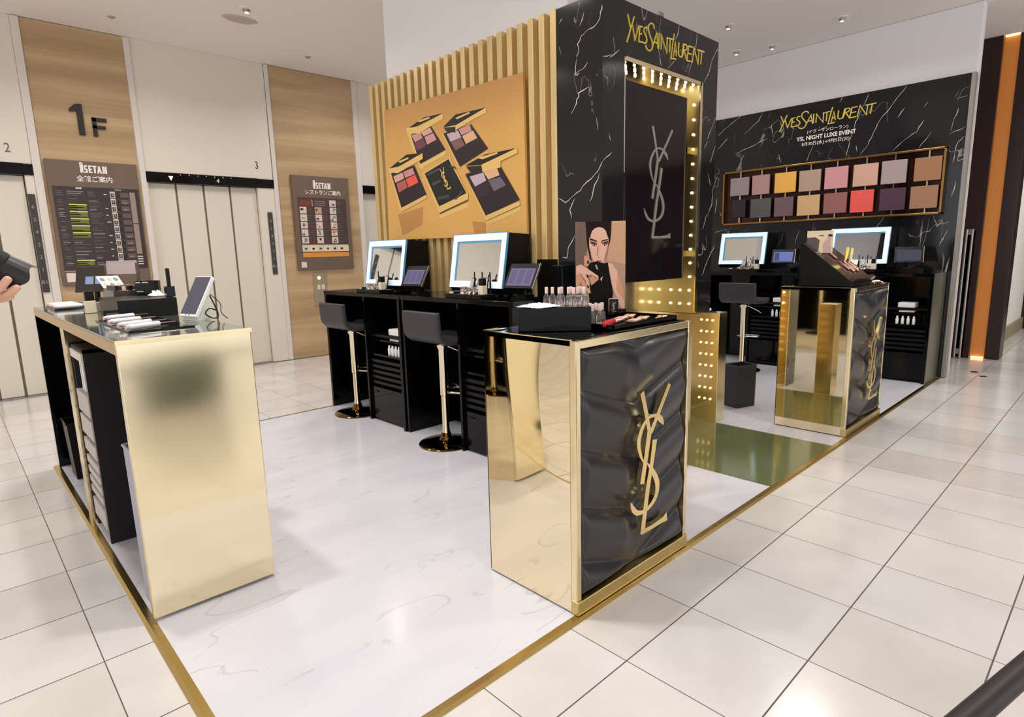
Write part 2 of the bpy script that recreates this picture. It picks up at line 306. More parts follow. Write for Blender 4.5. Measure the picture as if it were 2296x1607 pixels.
DARKUI = mat('tablet_dim_screen', (60, 66, 80), .12, emit=(62, 74, 98), es=.10)
LILACUI = mat('tablet_lilac_screen', (104, 98, 128), .2, emit=(96, 92, 140), es=.16)

def m_nodes(name, rgb=(200, 200, 200), rough=.4, metal=0):
    m = mat(name, rgb, rough, metal); return m, NT(m)
def make_tile():
    m, t = m_nodes('stone_floor_tile', rough=.2)
    p = t.n('ShaderNodeSeparateXYZ'); t.l(t.pos(), p.inputs[0])
    fx = t.math('DIVIDE', t.math('SUBTRACT', p.outputs[0], 1.4662-40*.4025), .4025)
    fy = t.math('DIVIDE', t.math('SUBTRACT', p.outputs[1], -.2336-40*.4085), .4085)
    d = []
    for f in (fx, fy):
        fr = t.math('FRACT', f); d.append(t.math('MINIMUM', fr, t.math('SUBTRACT', 1.0, fr)))
    gx = t.math('LESS_THAN', d[0], .0042); gy = t.math('LESS_THAN', d[1], .0058)
    g = t.math('MAXIMUM', gx, gy)
    cell = t.n('ShaderNodeCombineXYZ'); t.l(t.math('FLOOR', fx), cell.inputs[0]); t.l(t.math('FLOOR', fy), cell.inputs[1])
    wn = t.n('ShaderNodeTexWhiteNoise', noise_dimensions='3D'); t.l(cell.outputs[0], wn.inputs[0])
    tone = t.ramp(wn.outputs['Value'], (0, lin((212, 207, 204))), (.5, lin((222, 218, 216))), (1, lin((217, 214, 215))))
    spk = t.ramp(t.noise(t.mapv(t.pos(), (1.2, 1.2, 1)), 2.2, 3), (.3, lin((230, 227, 226))), (.7, lin((255, 254, 253))))
    mx = t.n('ShaderNodeMix', data_type='RGBA', blend_type='MULTIPLY'); mx.inputs[0].default_value = .6
    t.l(tone, mx.inputs[6]); t.l(spk, mx.inputs[7])
    t.l(t.mix(g, mx.outputs[2], lin((92, 82, 80))), t.b.inputs['Base Color'])
    t.l(t.math('ADD', t.math('MULTIPLY', g, .5), .17), t.b.inputs['Roughness'])
    return m
TILE = make_tile()
def vein(t, v, scale, width, detail=3, dist=1.2):
    n = t.noise(v, scale, detail, .55, dist)
    return t.math('SUBTRACT', 1.0, t.math('MINIMUM', 1.0, t.math('DIVIDE', t.math('ABSOLUTE', t.math('SUBTRACT', n, .5)), width)))
def make_white_marble():
    m, t = m_nodes('white_marble_print', rough=.16)
    v = t.mapv(t.pos(), (.75, 2.6, 1), (0, 0, .9))
    a = vein(t, v, 1.0, .005, 2, .25); mask = t.math('GREATER_THAN', t.noise(t.pos(), 1.3, 1), .52)
    b = vein(t, v, 2.1, .005, 2, .2); mask2 = t.math('GREATER_THAN', t.noise(t.pos(), 2.1, 1), .56)
    f = t.math('ADD', t.math('MULTIPLY', t.math('MULTIPLY', a, mask), .32), t.math('MULTIPLY', t.math('MULTIPLY', b, mask2), .26))
    cloud = t.ramp(t.noise(v, 1.6, 4), (.3, lin((206, 206, 217))), (.7, lin((219, 219, 227))))
    t.l(t.mix(f, cloud, lin((150, 146, 156))), t.b.inputs['Base Color'])
    return m
WMARBLE = make_white_marble()
def make_black_marble(name, base, rot):
    m, t = m_nodes(name, rough=.1)
    v = t.mapv(t.pos(), (.8, .8, .42), rot)
    a = vein(t, v, 1.35, .004, 4, .6); ma = t.ramp(t.noise(t.pos(), 1.7, 1), (.5, (0, 0, 0)), (.58, (1, 1, 1)))
    b = vein(t, t.mapv(t.pos(), (1, 1, .6), (.5, .3, .2)), 2.6, .004, 4, .4); mb = t.ramp(t.noise(t.pos(), 2.6, 1), (.55, (0, 0, 0)), (.62, (1, 1, 1)))
    f = t.math('MINIMUM', 1.0, t.math('ADD', t.math('MULTIPLY', t.math('MULTIPLY', a, ma), .45), t.math('MULTIPLY', t.math('MULTIPLY', b, mb), .5)))
    cl = t.ramp(t.noise(t.pos(), 1.2, 4), (.35, lin(base)), (.75, lin(tuple(c+9 for c in base))))
    t.l(t.mix(f, cl, lin((216, 212, 206))), t.b.inputs['Base Color'])
    return m
BMARBLE = make_black_marble('black_marble', (24, 23, 25), (.5, .55, .35))
def make_wood(name, c0, c1, c2, sc=(.35, .35, 7)):
    m, t = m_nodes(name, rough=.45)
    v = t.mapv(t.pos(), sc)
    n = t.noise(v, 1.4, 5, .6, .6); n2 = t.noise(t.mapv(t.pos(), (.8, .8, 30)), 2, 3)
    f = t.math('ADD', t.math('MULTIPLY', n, .88), t.math('MULTIPLY', n2, .12))
    t.l(t.ramp(f, (.32, lin(c0)), (.5, lin(c1)), (.68, lin(c2))), t.b.inputs['Base Color'])
    return m
WOOD = make_wood('pale_oak_panel', (164, 134, 98), (186, 157, 118), (204, 178, 140), (.16, .16, 3.0))
def make_fluted(name, rgb, rough=.3):
    m, t = m_nodes(name, rgb, rough, .3)
    n = t.noise(t.mapv(t.pos(), (8, 8, .5)), 3, 2)
    t.l(t.ramp(n, (.3, lin(tuple(c*.92 for c in rgb))), (.7, lin(rgb))), t.b.inputs['Base Color'])
    return m
FIN = make_fluted('gold_fin', (222, 194, 138), .32); FIN_BACK = make_fluted('gold_groove', (204, 164, 96), .4)
def make_wavy(name, rgb, rough, strength, sc):
    m, t = m_nodes(name, rgb, rough, 1.0)
    t.bump(t.noise(t.mapv(t.pos(), sc), 1.0, 0), strength, .12)
    return m
GOLD_WAVY = make_wavy('gold_mirror_sheet', (245, 231, 198), .02, .22, (2.0, 2.2, 1.6))
GOLD_SOFT = make_wavy('gold_soft_sheet', (244, 231, 196), .13, .06, (2, 2, 2))
OLIVE_MIRROR = mat('gold_floor_mirror', (124, 132, 92), .1, .35, spec=.8)
ALU = mat('grey_gold_side_panel', (150, 146, 124), .25, .8)
AM_COL = dict(amber_dark=(186, 136, 76), gold_print=(222, 184, 110), black_print=(22, 22, 20), dark_print=(38, 24, 30), c_rose=(196, 142, 136), c_pink=(214, 160, 150), c_plum=(110, 62, 78),
              c_mauve=(198, 146, 146), c_lilac=(188, 168, 178), c_brown=(126, 88, 86), c_peach=(216, 170, 132), c_brick=(172, 92, 84), c_coral=(232, 84, 74), c_aub=(48, 34, 50), c_slate=(104, 94, 108), stripe=(66, 66, 62))
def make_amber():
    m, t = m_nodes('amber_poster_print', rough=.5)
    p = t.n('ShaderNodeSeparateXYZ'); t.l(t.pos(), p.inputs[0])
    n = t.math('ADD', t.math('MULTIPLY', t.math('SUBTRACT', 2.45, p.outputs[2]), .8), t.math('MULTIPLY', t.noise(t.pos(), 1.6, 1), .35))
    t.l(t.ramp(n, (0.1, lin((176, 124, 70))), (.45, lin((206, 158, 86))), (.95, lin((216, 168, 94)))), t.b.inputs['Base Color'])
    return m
AMBER = make_amber()

# ------------------------------------------------------------------ the setting
b = MB(); b.box(-8, 14, -9, 7.4, -.12, -.008); struct(b.build('floor', TILE))
b = MB(); b.box(-8, 2.75, -9, 7.4, CEIL, CEIL+.1); b.box(2.75, 14, 3.4, 7.4, CEIL, CEIL+.1); b.box(2.75, 14, -9, 3.4, CEIL2, CEIL2+.31); struct(b.build('ceiling', CEILM))
WY = 6.26
# lift-lobby wall (plane y = 6.26), openings for the two lift doors
b = MB()
for x0, x1, z0, z1 in [(-8, -1.02, 0, CEIL), (-1.02, .43, 2.25, CEIL), (.43, .50, 0, CEIL), (1.325, 1.385, 0, CEIL), (1.385, 2.765, 2.25, CEIL), (2.57, 2.82, 0, 2.25),
                       (3.91, 3.985, 0, CEIL), (3.985, 6.0, 2.25, CEIL), (5.4, 8.0, 0, 2.25), (.36, .43, 0, 2.25), (1.385, 1.40, 0, 2.25)]:
    b.box(x0, x1, WY, WY+.14, z0, z1)
b.box(-8, 8, WY+.16, WY+.3, 0, CEIL)
struct(b.build('wall_left', IVORY, bevel=.004))
b = MB(); b.box(.50, 1.325, WY-.004, WY+.1, 0, CEIL-.006); struct(b.build('trim_1', WOOD))
b = MB(); b.box(2.82, 3.91, WY-.004, WY+.1, 0, CEIL-.006); struct(b.build('trim_2', WOOD))
b = MB()
for x0, x1 in ((.43, .497), (1.33, 1.385), (2.765, 2.815), (3.915, 3.985)): b.box(x0, x1, WY-.02, WY, 0, CEIL-.005)
struct(b.build('trim_3', IVORY_EDGE, bevel=.006))
def lift_door(n, x0, x1, edges, z1):
    r = thing('door_%d' % n, None, None, (x0, WY+.06, 0)); r['kind'] = 'structure'
    for a, c in zip(edges[:-1], edges[1:]):
        m = MB(); m.box(a+.011, c-.011, WY+.06, WY+.09, .006, z1); m.build('door_leaf', DOORM, r, bevel=.004)
    m = MB(); m.box(x0, x1, WY+.09, WY+.12, 0, z1); m.build('door_back', GAP, r)
    m = MB(); m.box(x0, x1, WY-.005, WY+.09, -.007, .004); m.build('door_sill', STEEL, r)
lift_door(1, -.9, .36, (-.9, -.64, -.38, -.1, .10, .36), 2.14)
lift_door(2, 1.40, 2.575, (1.40, 1.684, 1.971, 2.261, 2.575), 2.14)
lift_door(3, 3.99, 5.3, (3.99, 4.3, 4.62, 4.94, 5.3), 2.15)
# white walls on the far right and the building pillar behind the fluted panel
b = MB(); b.box(6.6, 6.72, -.03, 3.4, 0, CEIL2); struct(b.build('wall_back', WHITE_WALL, bevel=.01))
b = MB(); b.box(2.62, 2.92, 1.35, 3.38, 0, CEIL); struct(b.build('wall_pillar', WHITE_WALL, bevel=.008))
b = MB(); b.box(6.60, 6.615, -.045, -.03, 0, 2.78); struct(b.build('trim_4', IVORY_EDGE))
# dark wood entrance at the end of the aisle with a glowing slot
r = thing('door_4', None, None, (7.9, 0, 0)); r['kind'] = 'structure'
m = MB(); m.box(7.9, 7.96, .01, 1.4, 0, CEIL2); m.build('door_leaf', DWOOD, r, bevel=.004)
m = MB(); m.tube([(7.84, .135, .0), (7.84, .135, 1.42)], .012); m.tube([(7.84, .085, .0), (7.84, .085, 1.42)], .012)
m.box(7.85, 7.9, .08, .14, 1.36, 1.42); m.box(7.85, 7.9, .08, .14, .04, .10); m.build('door_handle', STEEL, r, smooth=True)
m = MB(); m.box(7.9, 7.94, .068, .152, 0, 1.40); m.build('handle_plate', mat('grey_plate', (70, 62, 60), .35, .5), r)
b = MB(); b.box(7.97, 8.0, -.12, .012, .012, CEIL2-.01); struct(b.build('trim_5', ORANGE))
b = MB(); b.box(7.95, 8.02, -.25, -.12, 0, CEIL2); b.box(8.02, 8.2, -.25, 1.4, 0, CEIL2); struct(b.build('wall_end', DWOOD, bevel=.004))
b = MB(); b.box(7.93, 7.985, -.11, .0, 0, .012); struct(b.build('trim_6', mat('slot_sill_light', (255, 230, 180), .5, emit=(255, 214, 150), es=2.5)))
b = MB(); b.box(7.93, 7.985, -.11, .0, CEIL2-.012, CEIL2); struct(b.build('trim_7', MATS['slot_sill_light']))
b = MB(); b.box(8.2, 11.2, -.06, .04, .16, CEIL2); struct(b.build('wall_far', mat('bright_wall', (240, 234, 226), .6)))
b = MB(); b.box(8.2, 11.2, -.09, .05, -.005, .16); struct(b.build('baseboard_far', mat('olive_base', (150, 140, 108), .5)))
b = MB(); b.box(11.2, 11.5, -.35, .1, 0, CEIL2); b.box(13.5, 13.7, -9, 4, 0, CEIL2); struct(b.build('wall_aisle', DWOOD))
VEINM = mat('marble_vein', (206, 202, 196), .25)
def veins(b, F, data, seed, sgn=1):
    rn = random.Random(seed)
    for st in data:
        pts = [(sgn*p[0], p[1]) for p in st]
        fine = []
        for (a, c), (d, e) in zip(pts[:-1], pts[1:]):
            n = max(2, int(math.hypot(d-a, e-c)/.03))
            for i in range(n): fine.append((a+(d-a)*i/n+rn.uniform(-.005, .005), c+(e-c)*i/n+rn.uniform(-.005, .005), rn.uniform(.0015, .0065)))
        fine.append((*pts[-1], .001)); fine[0] = (*pts[0], .001)
        b.ribbon(F, fine, .0001, .0004)
# ------------------------------------------------------------------ event platform and gold floor strip
r = thing('event_platform', 'low white marble print platform with gold edge trim carrying all the counters', 'platform', (0, 0, 0))
m = MB(); m.box(.035, 6.6, .035, 3.56, -.008, -.001); m.build('platform_deck', WMARBLE, r)
m = MB(); F = frame((0, 0, 0), (0, 1, 0), (0, 0, 1)); m.prism(lambda a, c, q=0: Vector((q, a, c)), [(0, -.008), (.0, -.005), (.012, .0), (.036, .0), (.036, -.008)], 0.0, 6.5); m.build('edge_trim', GOLD_TRIM, r)
m = MB(); m.prism(lambda a, c, q=0: Vector((a, q, c)), [(0, -.008), (.0, -.005), (.012, .0), (.036, .0), (.036, -.008)], .036, 3.515); m.build('edge_trim', GOLD_TRIM, r)
m = MB(); m.box(.036, 2.6, 3.56, 3.59, -.008, -.0005); m.build('edge_trim', STEEL, r)
b = MB(); b.box(2.762, 3.70, .037, 1.19, -.001, -.0002)
solo(b.build('mirror_floor_panel', OLIVE_MIRROR), 'gold mirrored strip laid in the platform floor before the black column', 'floor panel')

# ------------------------------------------------------------------ monogram, wordmark
def monogram(name, F, cx, z0, h, w0, w1, m, parent, sx=1.0, thin=1.0):
    b = MB()
    for k, st in enumerate(LOGO):
        pts = smooth_path(st, 4) if k in (3, 4) else st
        b.ribbon(F, [(cx+p[0]*h*sx, z0+p[1]*h, max(.002*h, p[2]*h*thin)) for p in pts], w0, w1+k*.0004)
    return b.build(name, m, parent)
def wordmark(name, F, u0, z0, wd, w0, w1, m, parent, sw=.0125, zs=1.0, slope=0):
    b = MB()
    for k, st in enumerate(WORD):
        pts = smooth_path(st, 3) if len(st) > 4 else st
        b.ribbon(F, [(u0+p[0]*wd, z0+p[1]*wd*zs) for p in pts], w0, w1+(k % 5)*.0003, sw*wd)
    return b.build(name, m, parent)

# ------------------------------------------------------------------ gold counters with quilted leather fronts
def leather_counter(x0, y0, wd, dp, h, label, side):
    r = thing('display_counter', label, 'counter', (x0, y0, 0), 'gold mirrored counters with quilted fronts')
    x1, y1 = x0+wd, y0+dp
    m = MB(); m.box(x0+.006, x1-.006, y0+.03, y1-.004, .02, h-.03); m.build('core', BLACK_SATIN, r)
    m = MB(); m.box(x0, x0+.005, y0+.028, y1, .006, h-.002); m.build('mirror_side', side, r)
    m = MB(); m.box(x1-.005, x1, y0+.028, y1, .006, h-.002); m.build('mirror_side', GOLD_MIRROR, r)
    m = MB(); m.box(x0, x1, y1-.004, y1+.001, .006, h-.002); m.build('back_panel', GOLD_MIRROR, r)
    m = MB(); m.box(x0, x0+.026, y0, y0+.028, .012, h-.002); m.box(x1-.02, x1, y0, y0+.028, .012, h-.002); m.box(x0+.026, x1-.02, y0, y0+.028, h-.03, h-.002)
    m.build('front_frame', GOLD_SATIN, r, bevel=.003)
    m = MB(); m.box(x0-.002, x1+.002, y0-.008, y0+.028, .002, .055); m.build('plinth_rail', GOLD_TRIM, r, bevel=.003)
    # quilted leather: chevron puffs
    m = MB(); nx, nz = 96, 130; a0, a1, b0, b1 = x0+.026, x1-.02, .055, h-.03; xc = (a0+a1)/2+.005
    def hgt(x, z):
        q = (z-.71-.35*abs(x-xc))/.215; f = q-math.floor(q)
        p = (1-(1-f)**2.2)*(1-f**5)*1.15; c = min(1, abs(x-xc)/.09)
        e = min(1, (x-a0)/.03, (a1-x)/.03, (z-b0)/.03, (b1-z)/.03)
        return .002+.040*p*(.72+.28*c*c)*max(0, e)**.6
    vs = [(a0+(a1-a0)*i/nx, y0+.030-hgt(a0+(a1-a0)*i/nx, b0+(b1-b0)*j/nz), b0+(b1-b0)*j/nz) for j in range(nz+1) for i in range(nx+1)]
    m.add(vs, [(j*(nx+1)+i, j*(nx+1)+i+1, (j+1)*(nx+1)+i+1, (j+1)*(nx+1)+i) for j in range(nz) for i in range(nx)])
    m.keep = True
    m.build('quilted_panel', BLACK_LEATHER, r, smooth='all')
    m = MB(); m.box(x0+.006, x1-.02, y0+.03, y1-.004, h-.03, h); m.build('worktop', BLACK_GLOSS, r, bevel=.002)
    m = MB(); m.box(x0, x0+.012, y0+.028, y1, h-.02, h+.001); m.box(x0, x0+.07, y1-.05, y1, h-.001, h+.003); m.build('top_lip', GOLD_SATIN, r)
    monogram('monogram_emblem', FY(y0), x0+.397, .204, .567, .016, .034, GOLD_LOGO, r)
    return r
leather_counter(1.1254, .0246, .7349, .464, 1.0, 'near gold counter with black quilted front and bottles on top', GOLD_WAVY)
leather_counter(3.933, .0363, .76, .474, 1.0097, 'far gold counter under the slanted black product display', GOLD_MIRROR)

# ------------------------------------------------------------------ long gold counter on the left
r = thing('tester_counter', 'long gold counter on the left, open shelf bays on its outer side', 'counter', (.03, 1.0976, 0))
X0, X1, Y0, Y1, H = .03, .473, 1.0976, 3.49, 1.0335
m = MB(); m.box(X0, X1, Y0, Y0+.03, .012, H-.012); m.build('end_panel', GOLD_SOFT, r, bevel=.004)
m = MB(); m.box(X0, X1, Y1-.03, Y1, .0, H-.05); m.build('end_panel', BLACK_GLOSS, r)
m = MB(); m.box(X1-.02, X1, Y0+.03, Y1-.03, .0, H-.05); m.build('back_panel', GOLD_MIRROR, r)
m = MB(); m.box(X1-.024, X1-.02, Y0+.03, Y1-.03, .0, H-.05); m.build('bay_lining', BLACK_SATIN, r)
m = MB(); m.box(X0, X1-.03, 2.30, 2.42, .0, H-.05); m.build('divider', GOLD_SATIN, r)
m = MB(); m.box(X0, X1, Y0+.03, Y1, H-.052, H-.008); m.build('apron', mat('pale_gold_apron', (206, 178, 136), .4, .45), r, bevel=.003)
m = MB(); m.box(X0, X1, Y0, Y1, H-.008, H); m.build('glass_top', mat('grey_green_glass', (150, 156, 142), .07, .8), r, bevel=.002)
m = MB(); m.box(X0-.002, X1+.002, Y0-.003, Y0+.006, H-.016, H+.001); m.build('top_edge', GOLD_SATIN, r)
r = thing('document_rack', 'black upright rack of pale paper trays inside the long left counter', 'rack', (.035, 1.94, 0))
m = MB(); m.box(.045, .40, 1.94, 1.955, 0, .915); m.box(.045, .40, 2.255, 2.27, 0, .915); m.box(.385, .40, 1.955, 2.255, 0, .915); m.box(.045, .4, 1.94, 2.27, .90, .915); m.build('rack_shell', BLACK_MATTE, r)
m = MB(); m.box(.038, .35, 1.95, 2.26, .86, .898); m.build('top_tray', IVORY, r)
for z, hh in ((.60, .10), (.49, .09), (.40, .06), (.335, .035), (.285, .03), (.235, .03), (.185, .03), (.06, .09)):
    m = MB(); m.box(.04, .36, 1.957, 2.253, z, z+hh); m.build('paper_stack', mat('grey_paper', (198, 190, 186), .7), r)
m = MB(); m.box(.045, .09, 2.0, 2.03, .72, .86); m.box(.045, .09, 2.06, 2.08, .72, .86); m.build('upright_file', PAPER, r)
def open_bin(name, loc, wx, wy, h, mtl, label, rz=0, taper=.88, grp=None):
    t = thing(name, label, 'bin', loc, grp, rz)
    m = MB(); a, c = wx/2, wy/2; tk = .006; k = taper
    o0 = [(-a*k, -c*k, 0), (a*k, -c*k, 0), (a*k, c*k, 0), (-a*k, c*k, 0)]; o1 = [(-a, -c, h), (a, -c, h), (a, c, h), (-a, c, h)]
    i1 = [(-a+tk, -c+tk, h), (a-tk, -c+tk, h), (a-tk, c-tk, h), (-a+tk, c-tk, h)]; i0 = [(x*.96, y*.96, .012) for x, y, z in o0]
    m.add(o0+o1+i1+i0, [(3, 2, 1, 0)]+[(i, (i+1) % 4, 4+(i+1) % 4, 4+i) for i in range(4)]+[(4+i, 4+(i+1) % 4, 8+(i+1) % 4, 8+i) for i in range(4)]+[(8+i, 8+(i+1) % 4, 12+(i+1) % 4, 12+i) for i in range(4)]+[(12, 13, 14, 15)])
    m.keep = True
    m.v = [p+Vector(ORG[t.name]) for p in m.v]
    m.build('bin_body', mtl, t)
    m = MB(); 
    for i in range(4): m.tube([Vector(o1[i])+ORG[t.name], Vector(o1[(i+1) % 4])+ORG[t.name]], .006, 6)
    m.build('rim', mtl, t)
    return t
open_bin('waste_bin', (.17, 3.18, 0), .22, .2, .35, BLACK_SATIN, 'black waste bin in the far bay of the long left counter')
open_bin('waste_bin', (.14, 1.24, 0), .19, .16, .62, mat('pale_grey_plastic', (176, 178, 190), .5), 'pale grey bin just behind the end panel of the left counter', taper=.95)
open_bin('waste_bin', (4.29, .95, 0), .2, .14, .345, mat('dark_grey_bin', (42, 44, 48), .4), 'black waste bin standing on the marble between gold post and far counter', rz=-.35, taper=.97)

# ------------------------------------------------------------------ fluted gold wall panel
r = thing('fluted_panel', 'tall gold fluted wall panel behind the two near make-up desks', 'wall panel', (2.45, 1.29, 0))
m = MB(); m.box(2.5, 2.62, 1.29, 3.446, 0, 2.685); m.build('groove_panel', FIN_BACK, r)
N = 23; P_ = (3.446-1.29)/N
for i in range(N):
    m = MB(); y = 1.29+i*P_; m.box(2.452, 2.5, y+.002, y+P_*.52, 0.0, 2.69); m.build('fin', FIN, r, bevel=.003)
m = MB(); m.box(2.447, 2.452, 1.295, 1.47, .95, 1.245); m.build('dark_mirror_plate', mat('olive_dark_mirror', (72, 70, 44), .08, .9), r)

# poster of the five compacts
r = thing('palette_poster', 'amber poster of five eyeshadow compacts hung on the fluted gold panel', 'poster', (2.43, 2.35, 1.91))
F = frame((2.43, 0, 0), (0, -1, 0), (0, 0, 1))
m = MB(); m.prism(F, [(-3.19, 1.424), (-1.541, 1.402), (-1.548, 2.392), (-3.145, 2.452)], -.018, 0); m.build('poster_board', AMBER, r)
m = MB(); names = list(AM_COL); mats = []
for n in names:
    mats.append(mat('print_'+n, AM_COL[n], .5))
for k, (c, pts) in enumerate(ART):
    m.mi = names.index(c); m.flat(F, [(-y, z) for y, z in pts], .0006+k*.00012)
m.mi = names.index('gold_print')
q = [Vector((-y, z)) for y, z in ART_LOGO]
def QF(a, c, d=0):
    p = q[0].lerp(q[1], a).lerp(q[3].lerp(q[2], a), 1-c); return F(p.x, p.y, d)
for k, st in enumerate(LOGO):
    pts = smooth_path(st, 3) if k in (3, 4) else st
    m.ribbon(QF, [(.5+p[0]*1.5, p[1], max(.03, p[2]*1.7)) for p in pts], .0072, .0076+k*.0001)
m.build('printed_compacts', mats, r)

# ------------------------------------------------------------------ black marble column with lit niche
KX0, KX1, KY0, KY1, KZ = 2.454, 3.7435, .949, 1.288, 2.682
r = thing('display_column', 'tall black marble column with a bulb-lit gold niche and monogram panel', 'column', (KX0, KY0, 0))
m = MB(); m.box(KX0, 2.66, KY0, KY1, 0, KZ); m.mi = 1; veins(m, FX(KX0), VEIN_L, 5, -1); veins(m, FY(KY0), [v for v in VEIN_F if v[0][0] < 2.66 and v[-1][0] < 2.66], 6); m.build('left_pier', [BMARBLE, VEINM], r)
m = MB(); m.box(3.54, KX1, KY0, KY1, .825, KZ); m.mi = 1; veins(m, FY(KY0), [v for v in VEIN_F if v[0][0] > 3.54 and v[-1][0] > 3.5 and v[-1][1] < 2.38], 7); m.build('right_pier', [BMARBLE, VEINM], r)
m = MB(); m.box(2.66, 3.54, KY0, KY1, 2.385, KZ); m.mi = 1; veins(m, FY(KY0), [v for v in VEIN_F if 2.66 <= v[0][0] and v[-1][1] > 2.38], 8); m.build('header', [BMARBLE, VEINM], r)
m = MB(); m.box(2.66, 3.70, 1.215, KY1, 0, 2.385); m.build('rear_wall', BLACK_SATIN, r)
m = MB(); m.box(2.66, 3.70, 1.20, 1.215, 0, 2.378); m.build('niche_back', GOLD_SATIN, r)
m = MB(); m.box(3.53, 3.54, KY0, 1.2, .83, 2.378); m.build('niche_jamb', gold('gold_brushed', (214, 196, 140), .34), r)
m = MB(); m.box(2.66, 2.67, KY0, 1.2, .0, 2.378); m.build('niche_jamb', GOLD_MIRROR, r)
m = MB(); m.box(2.66, 3.54, KY0, 1.2, 2.378, 2.385); m.build('niche_soffit', GOLD_SATIN, r)
m = MB(); m.box(2.67, 3.53, KY0-.004, KY0+.006, 2.366, 2.39); m.box(3.515, 3.545, KY0-.004, KY0+.006, .84, 2.39); m.build('niche_trim', GOLD_SATIN, r)
m = MB(); m.box(3.455, 3.53, 1.0, 1.02, 1.93, 1.975); m.box(3.44, 3.53, 1.0, 1.02, 1.235, 1.275); m.build('panel_bracket', GOLD_TRIM, r)
m = MB(); m.box(2.752, 3.442, 1.0, 1.045, 1.085, 2.287); sc = m.build('screen', SCREEN, r, bevel=.004)
m = MB(); m.box(2.744, 2.752, .998, 1.05, 1.08, 2.292); m.build('screen_edge', mat('blue_black_edge', (26, 30, 66), .25, .4), sc)
monogram('monogram_emblem', FY(.9995), 3.103, 1.36, .70, 0, .003, SILVER, sc, thin=.72)
lb = MB().lathe((0, 0, 0), [(.011, 0), (.013, .006), (.010, .014), (.004, .018)], 8, Matrix.Rotation(-PI/2, 3, 'Y'))
proto = None
def bulb(loc, rot, parent, mt):
    o = bpy.data.objects.new('bulb', BULB[mt]); COL.objects.link(o); o.parent = parent
    o.location = Vector(loc)-ORG[parent.name]; o.rotation_euler = rot; return o
BULB = {}
for key, mm in (('w', LED), ('c', LED_W), ('p', POST_LED)):
    t_ = MB().lathe((0, 0, 0), [(.0075, 0), (.009, .005), (.007, .010), (.003, .013)], 8).build('bulb', mm, None, smooth=True)
    BULB[key] = t_.data; bpy.data.objects.remove(t_)
for k in range(15):
    z = 2.255-k*.097
    for j, y in enumerate((1.0, 1.075, 1.15)):
        if j == 0 or k > 11: bulb((3.53, y, z), (0, -PI/2, 0), r, 'w')
for k in range(4):
    for y in (1.0, 1.075, 1.15): bulb((2.67, y, 1.07-k*.097), (0, PI/2, 0), r, 'w')
for k in range(9):
    for y in (.985, 1.05, 1.115): bulb((2.71+k*.097, y, 2.378), (PI, 0, 0), r, 'c')
wordmark('brand_sign', FY(KY0), 2.68, 2.491, .867, .001, .007, GOLD_SIGN, r, sw=.0088)
m = MB(); m.box(3.0, 3.05, KY0-.006, KY0+.03, KZ, KZ+.022); m.build('top_clip', STEEL, r)

# low gold side posts with bulbs along the inner faces
def post(x0, x1, y0, y1, h, face, label):
    t = thing('light_post', label, 'post', (x0, y0, 0))
    m = MB(); m.box(x0, x1, y0, y1, 0, h); m.build('post_body', GOLD_SATIN, t, bevel=.003)
    for k in range(8 if face < 0 else 0):
        for y in (y0+.05, y0+.095, y0+.14):
            bulb((x0 if face < 0 else x1, y, h-.055-k*.085), (0, -PI/2 if face < 0 else PI/2, 0), t, 'p')
    return t
post(3.702, 3.825, .85, 1.2, .822, -1, 'low gold mirrored post with rows of bulbs right of the column')
post(2.62, 2.757, .524, .66, .79, 1, 'low gold post mostly hidden behind the near leather counter')
b = MB()
rnd = random.Random(3)
for k in range(5): b.ball((3.84-.1+rnd.uniform(-.02, .02), .98+rnd.uniform(-.04, .03), .836+rnd.uniform(0, .006)), .03, .03, .014, 10, 6)
solo(b.build('tissue_ball', PAPER, None, smooth='all'), 'crumpled white tissue on top of the right gold post', 'tissue')
# ------------------------------------------------------------------ make-up desks
DW, DD, DH = 1.172, .442, 1.012
def make_desk(label, grp):
    """origin: front-left corner on the floor; +x to the back, y runs from 0 to -DW"""
    t = thing('makeup_desk', label, 'desk', (0, 0, 0), grp)
    m = MB(); m.box(0, DD, -.03, 0, 0, DH-.03); m.build('side_panel', BLACK_GLOSS, t, bevel=.002)
    m = MB(); m.box(-.012, DD, -DW, -DW+.03, 0, DH-.03); m.build('side_panel', BLACK_GLOSS, t, bevel=.002)
    m = MB(); m.box(.0, DD, -.66, -.64, 0, DH-.03); m.build('partition', BLACK_GLOSS, t)
    m = MB(); m.box(DD-.02, DD, -DW+.03, -.03, .0, DH-.03); m.build('back_panel', BLACK_GLOSS, t)
    m = MB(); m.box(-.004, DD, -DW, 0, DH-.03, DH); m.build('desk_top', BLACK_GLOSS, t, bevel=.002)
    m = MB(); m.box(.02, .04, -DW+.03, -.66, .02, .275); d = m.build('cupboard_door', BLACK_GLOSS, t, bevel=.002)
    m = MB(); m.box(.012, .02, -.76, -.70, .235, .243); m.build('door_pull', BLACK_SATIN, d)
    for k in range(5):
        m = MB(); z = .30+k*.043; m.box(.025, DD-.03, -DW+.034, -.664, z, z+.024); m.build('slim_drawer', BLACK_SATIN, t, bevel=.002)
    m = MB(); m.box(.03, DD-.03, -DW+.03, -.66, .525, .54); m.build('shelf', BLACK_GLOSS, t)
    m = MB(); m.box(.06, DD-.03, -DW+.03, -.66, .635, .648); m.build('shelf', BLACK_GLOSS, t)
    return t
desk0 = make_desk('black make-up desk at the far left, closest to the lift lobby', 'black make-up desks')
desk0.location = (2.0, 3.583, 0)
dup(desk0, (2.0, 2.405, 0), label='black make-up desk below the poster, partly behind the near leather counter')
dup(desk0, (6.085, 2.39, 0), label='black make-up desk at the back wall, next to the column')
deskB = dup(desk0, (6.085, 1.212, 0), label='black make-up desk at the back wall, nearest the aisle')
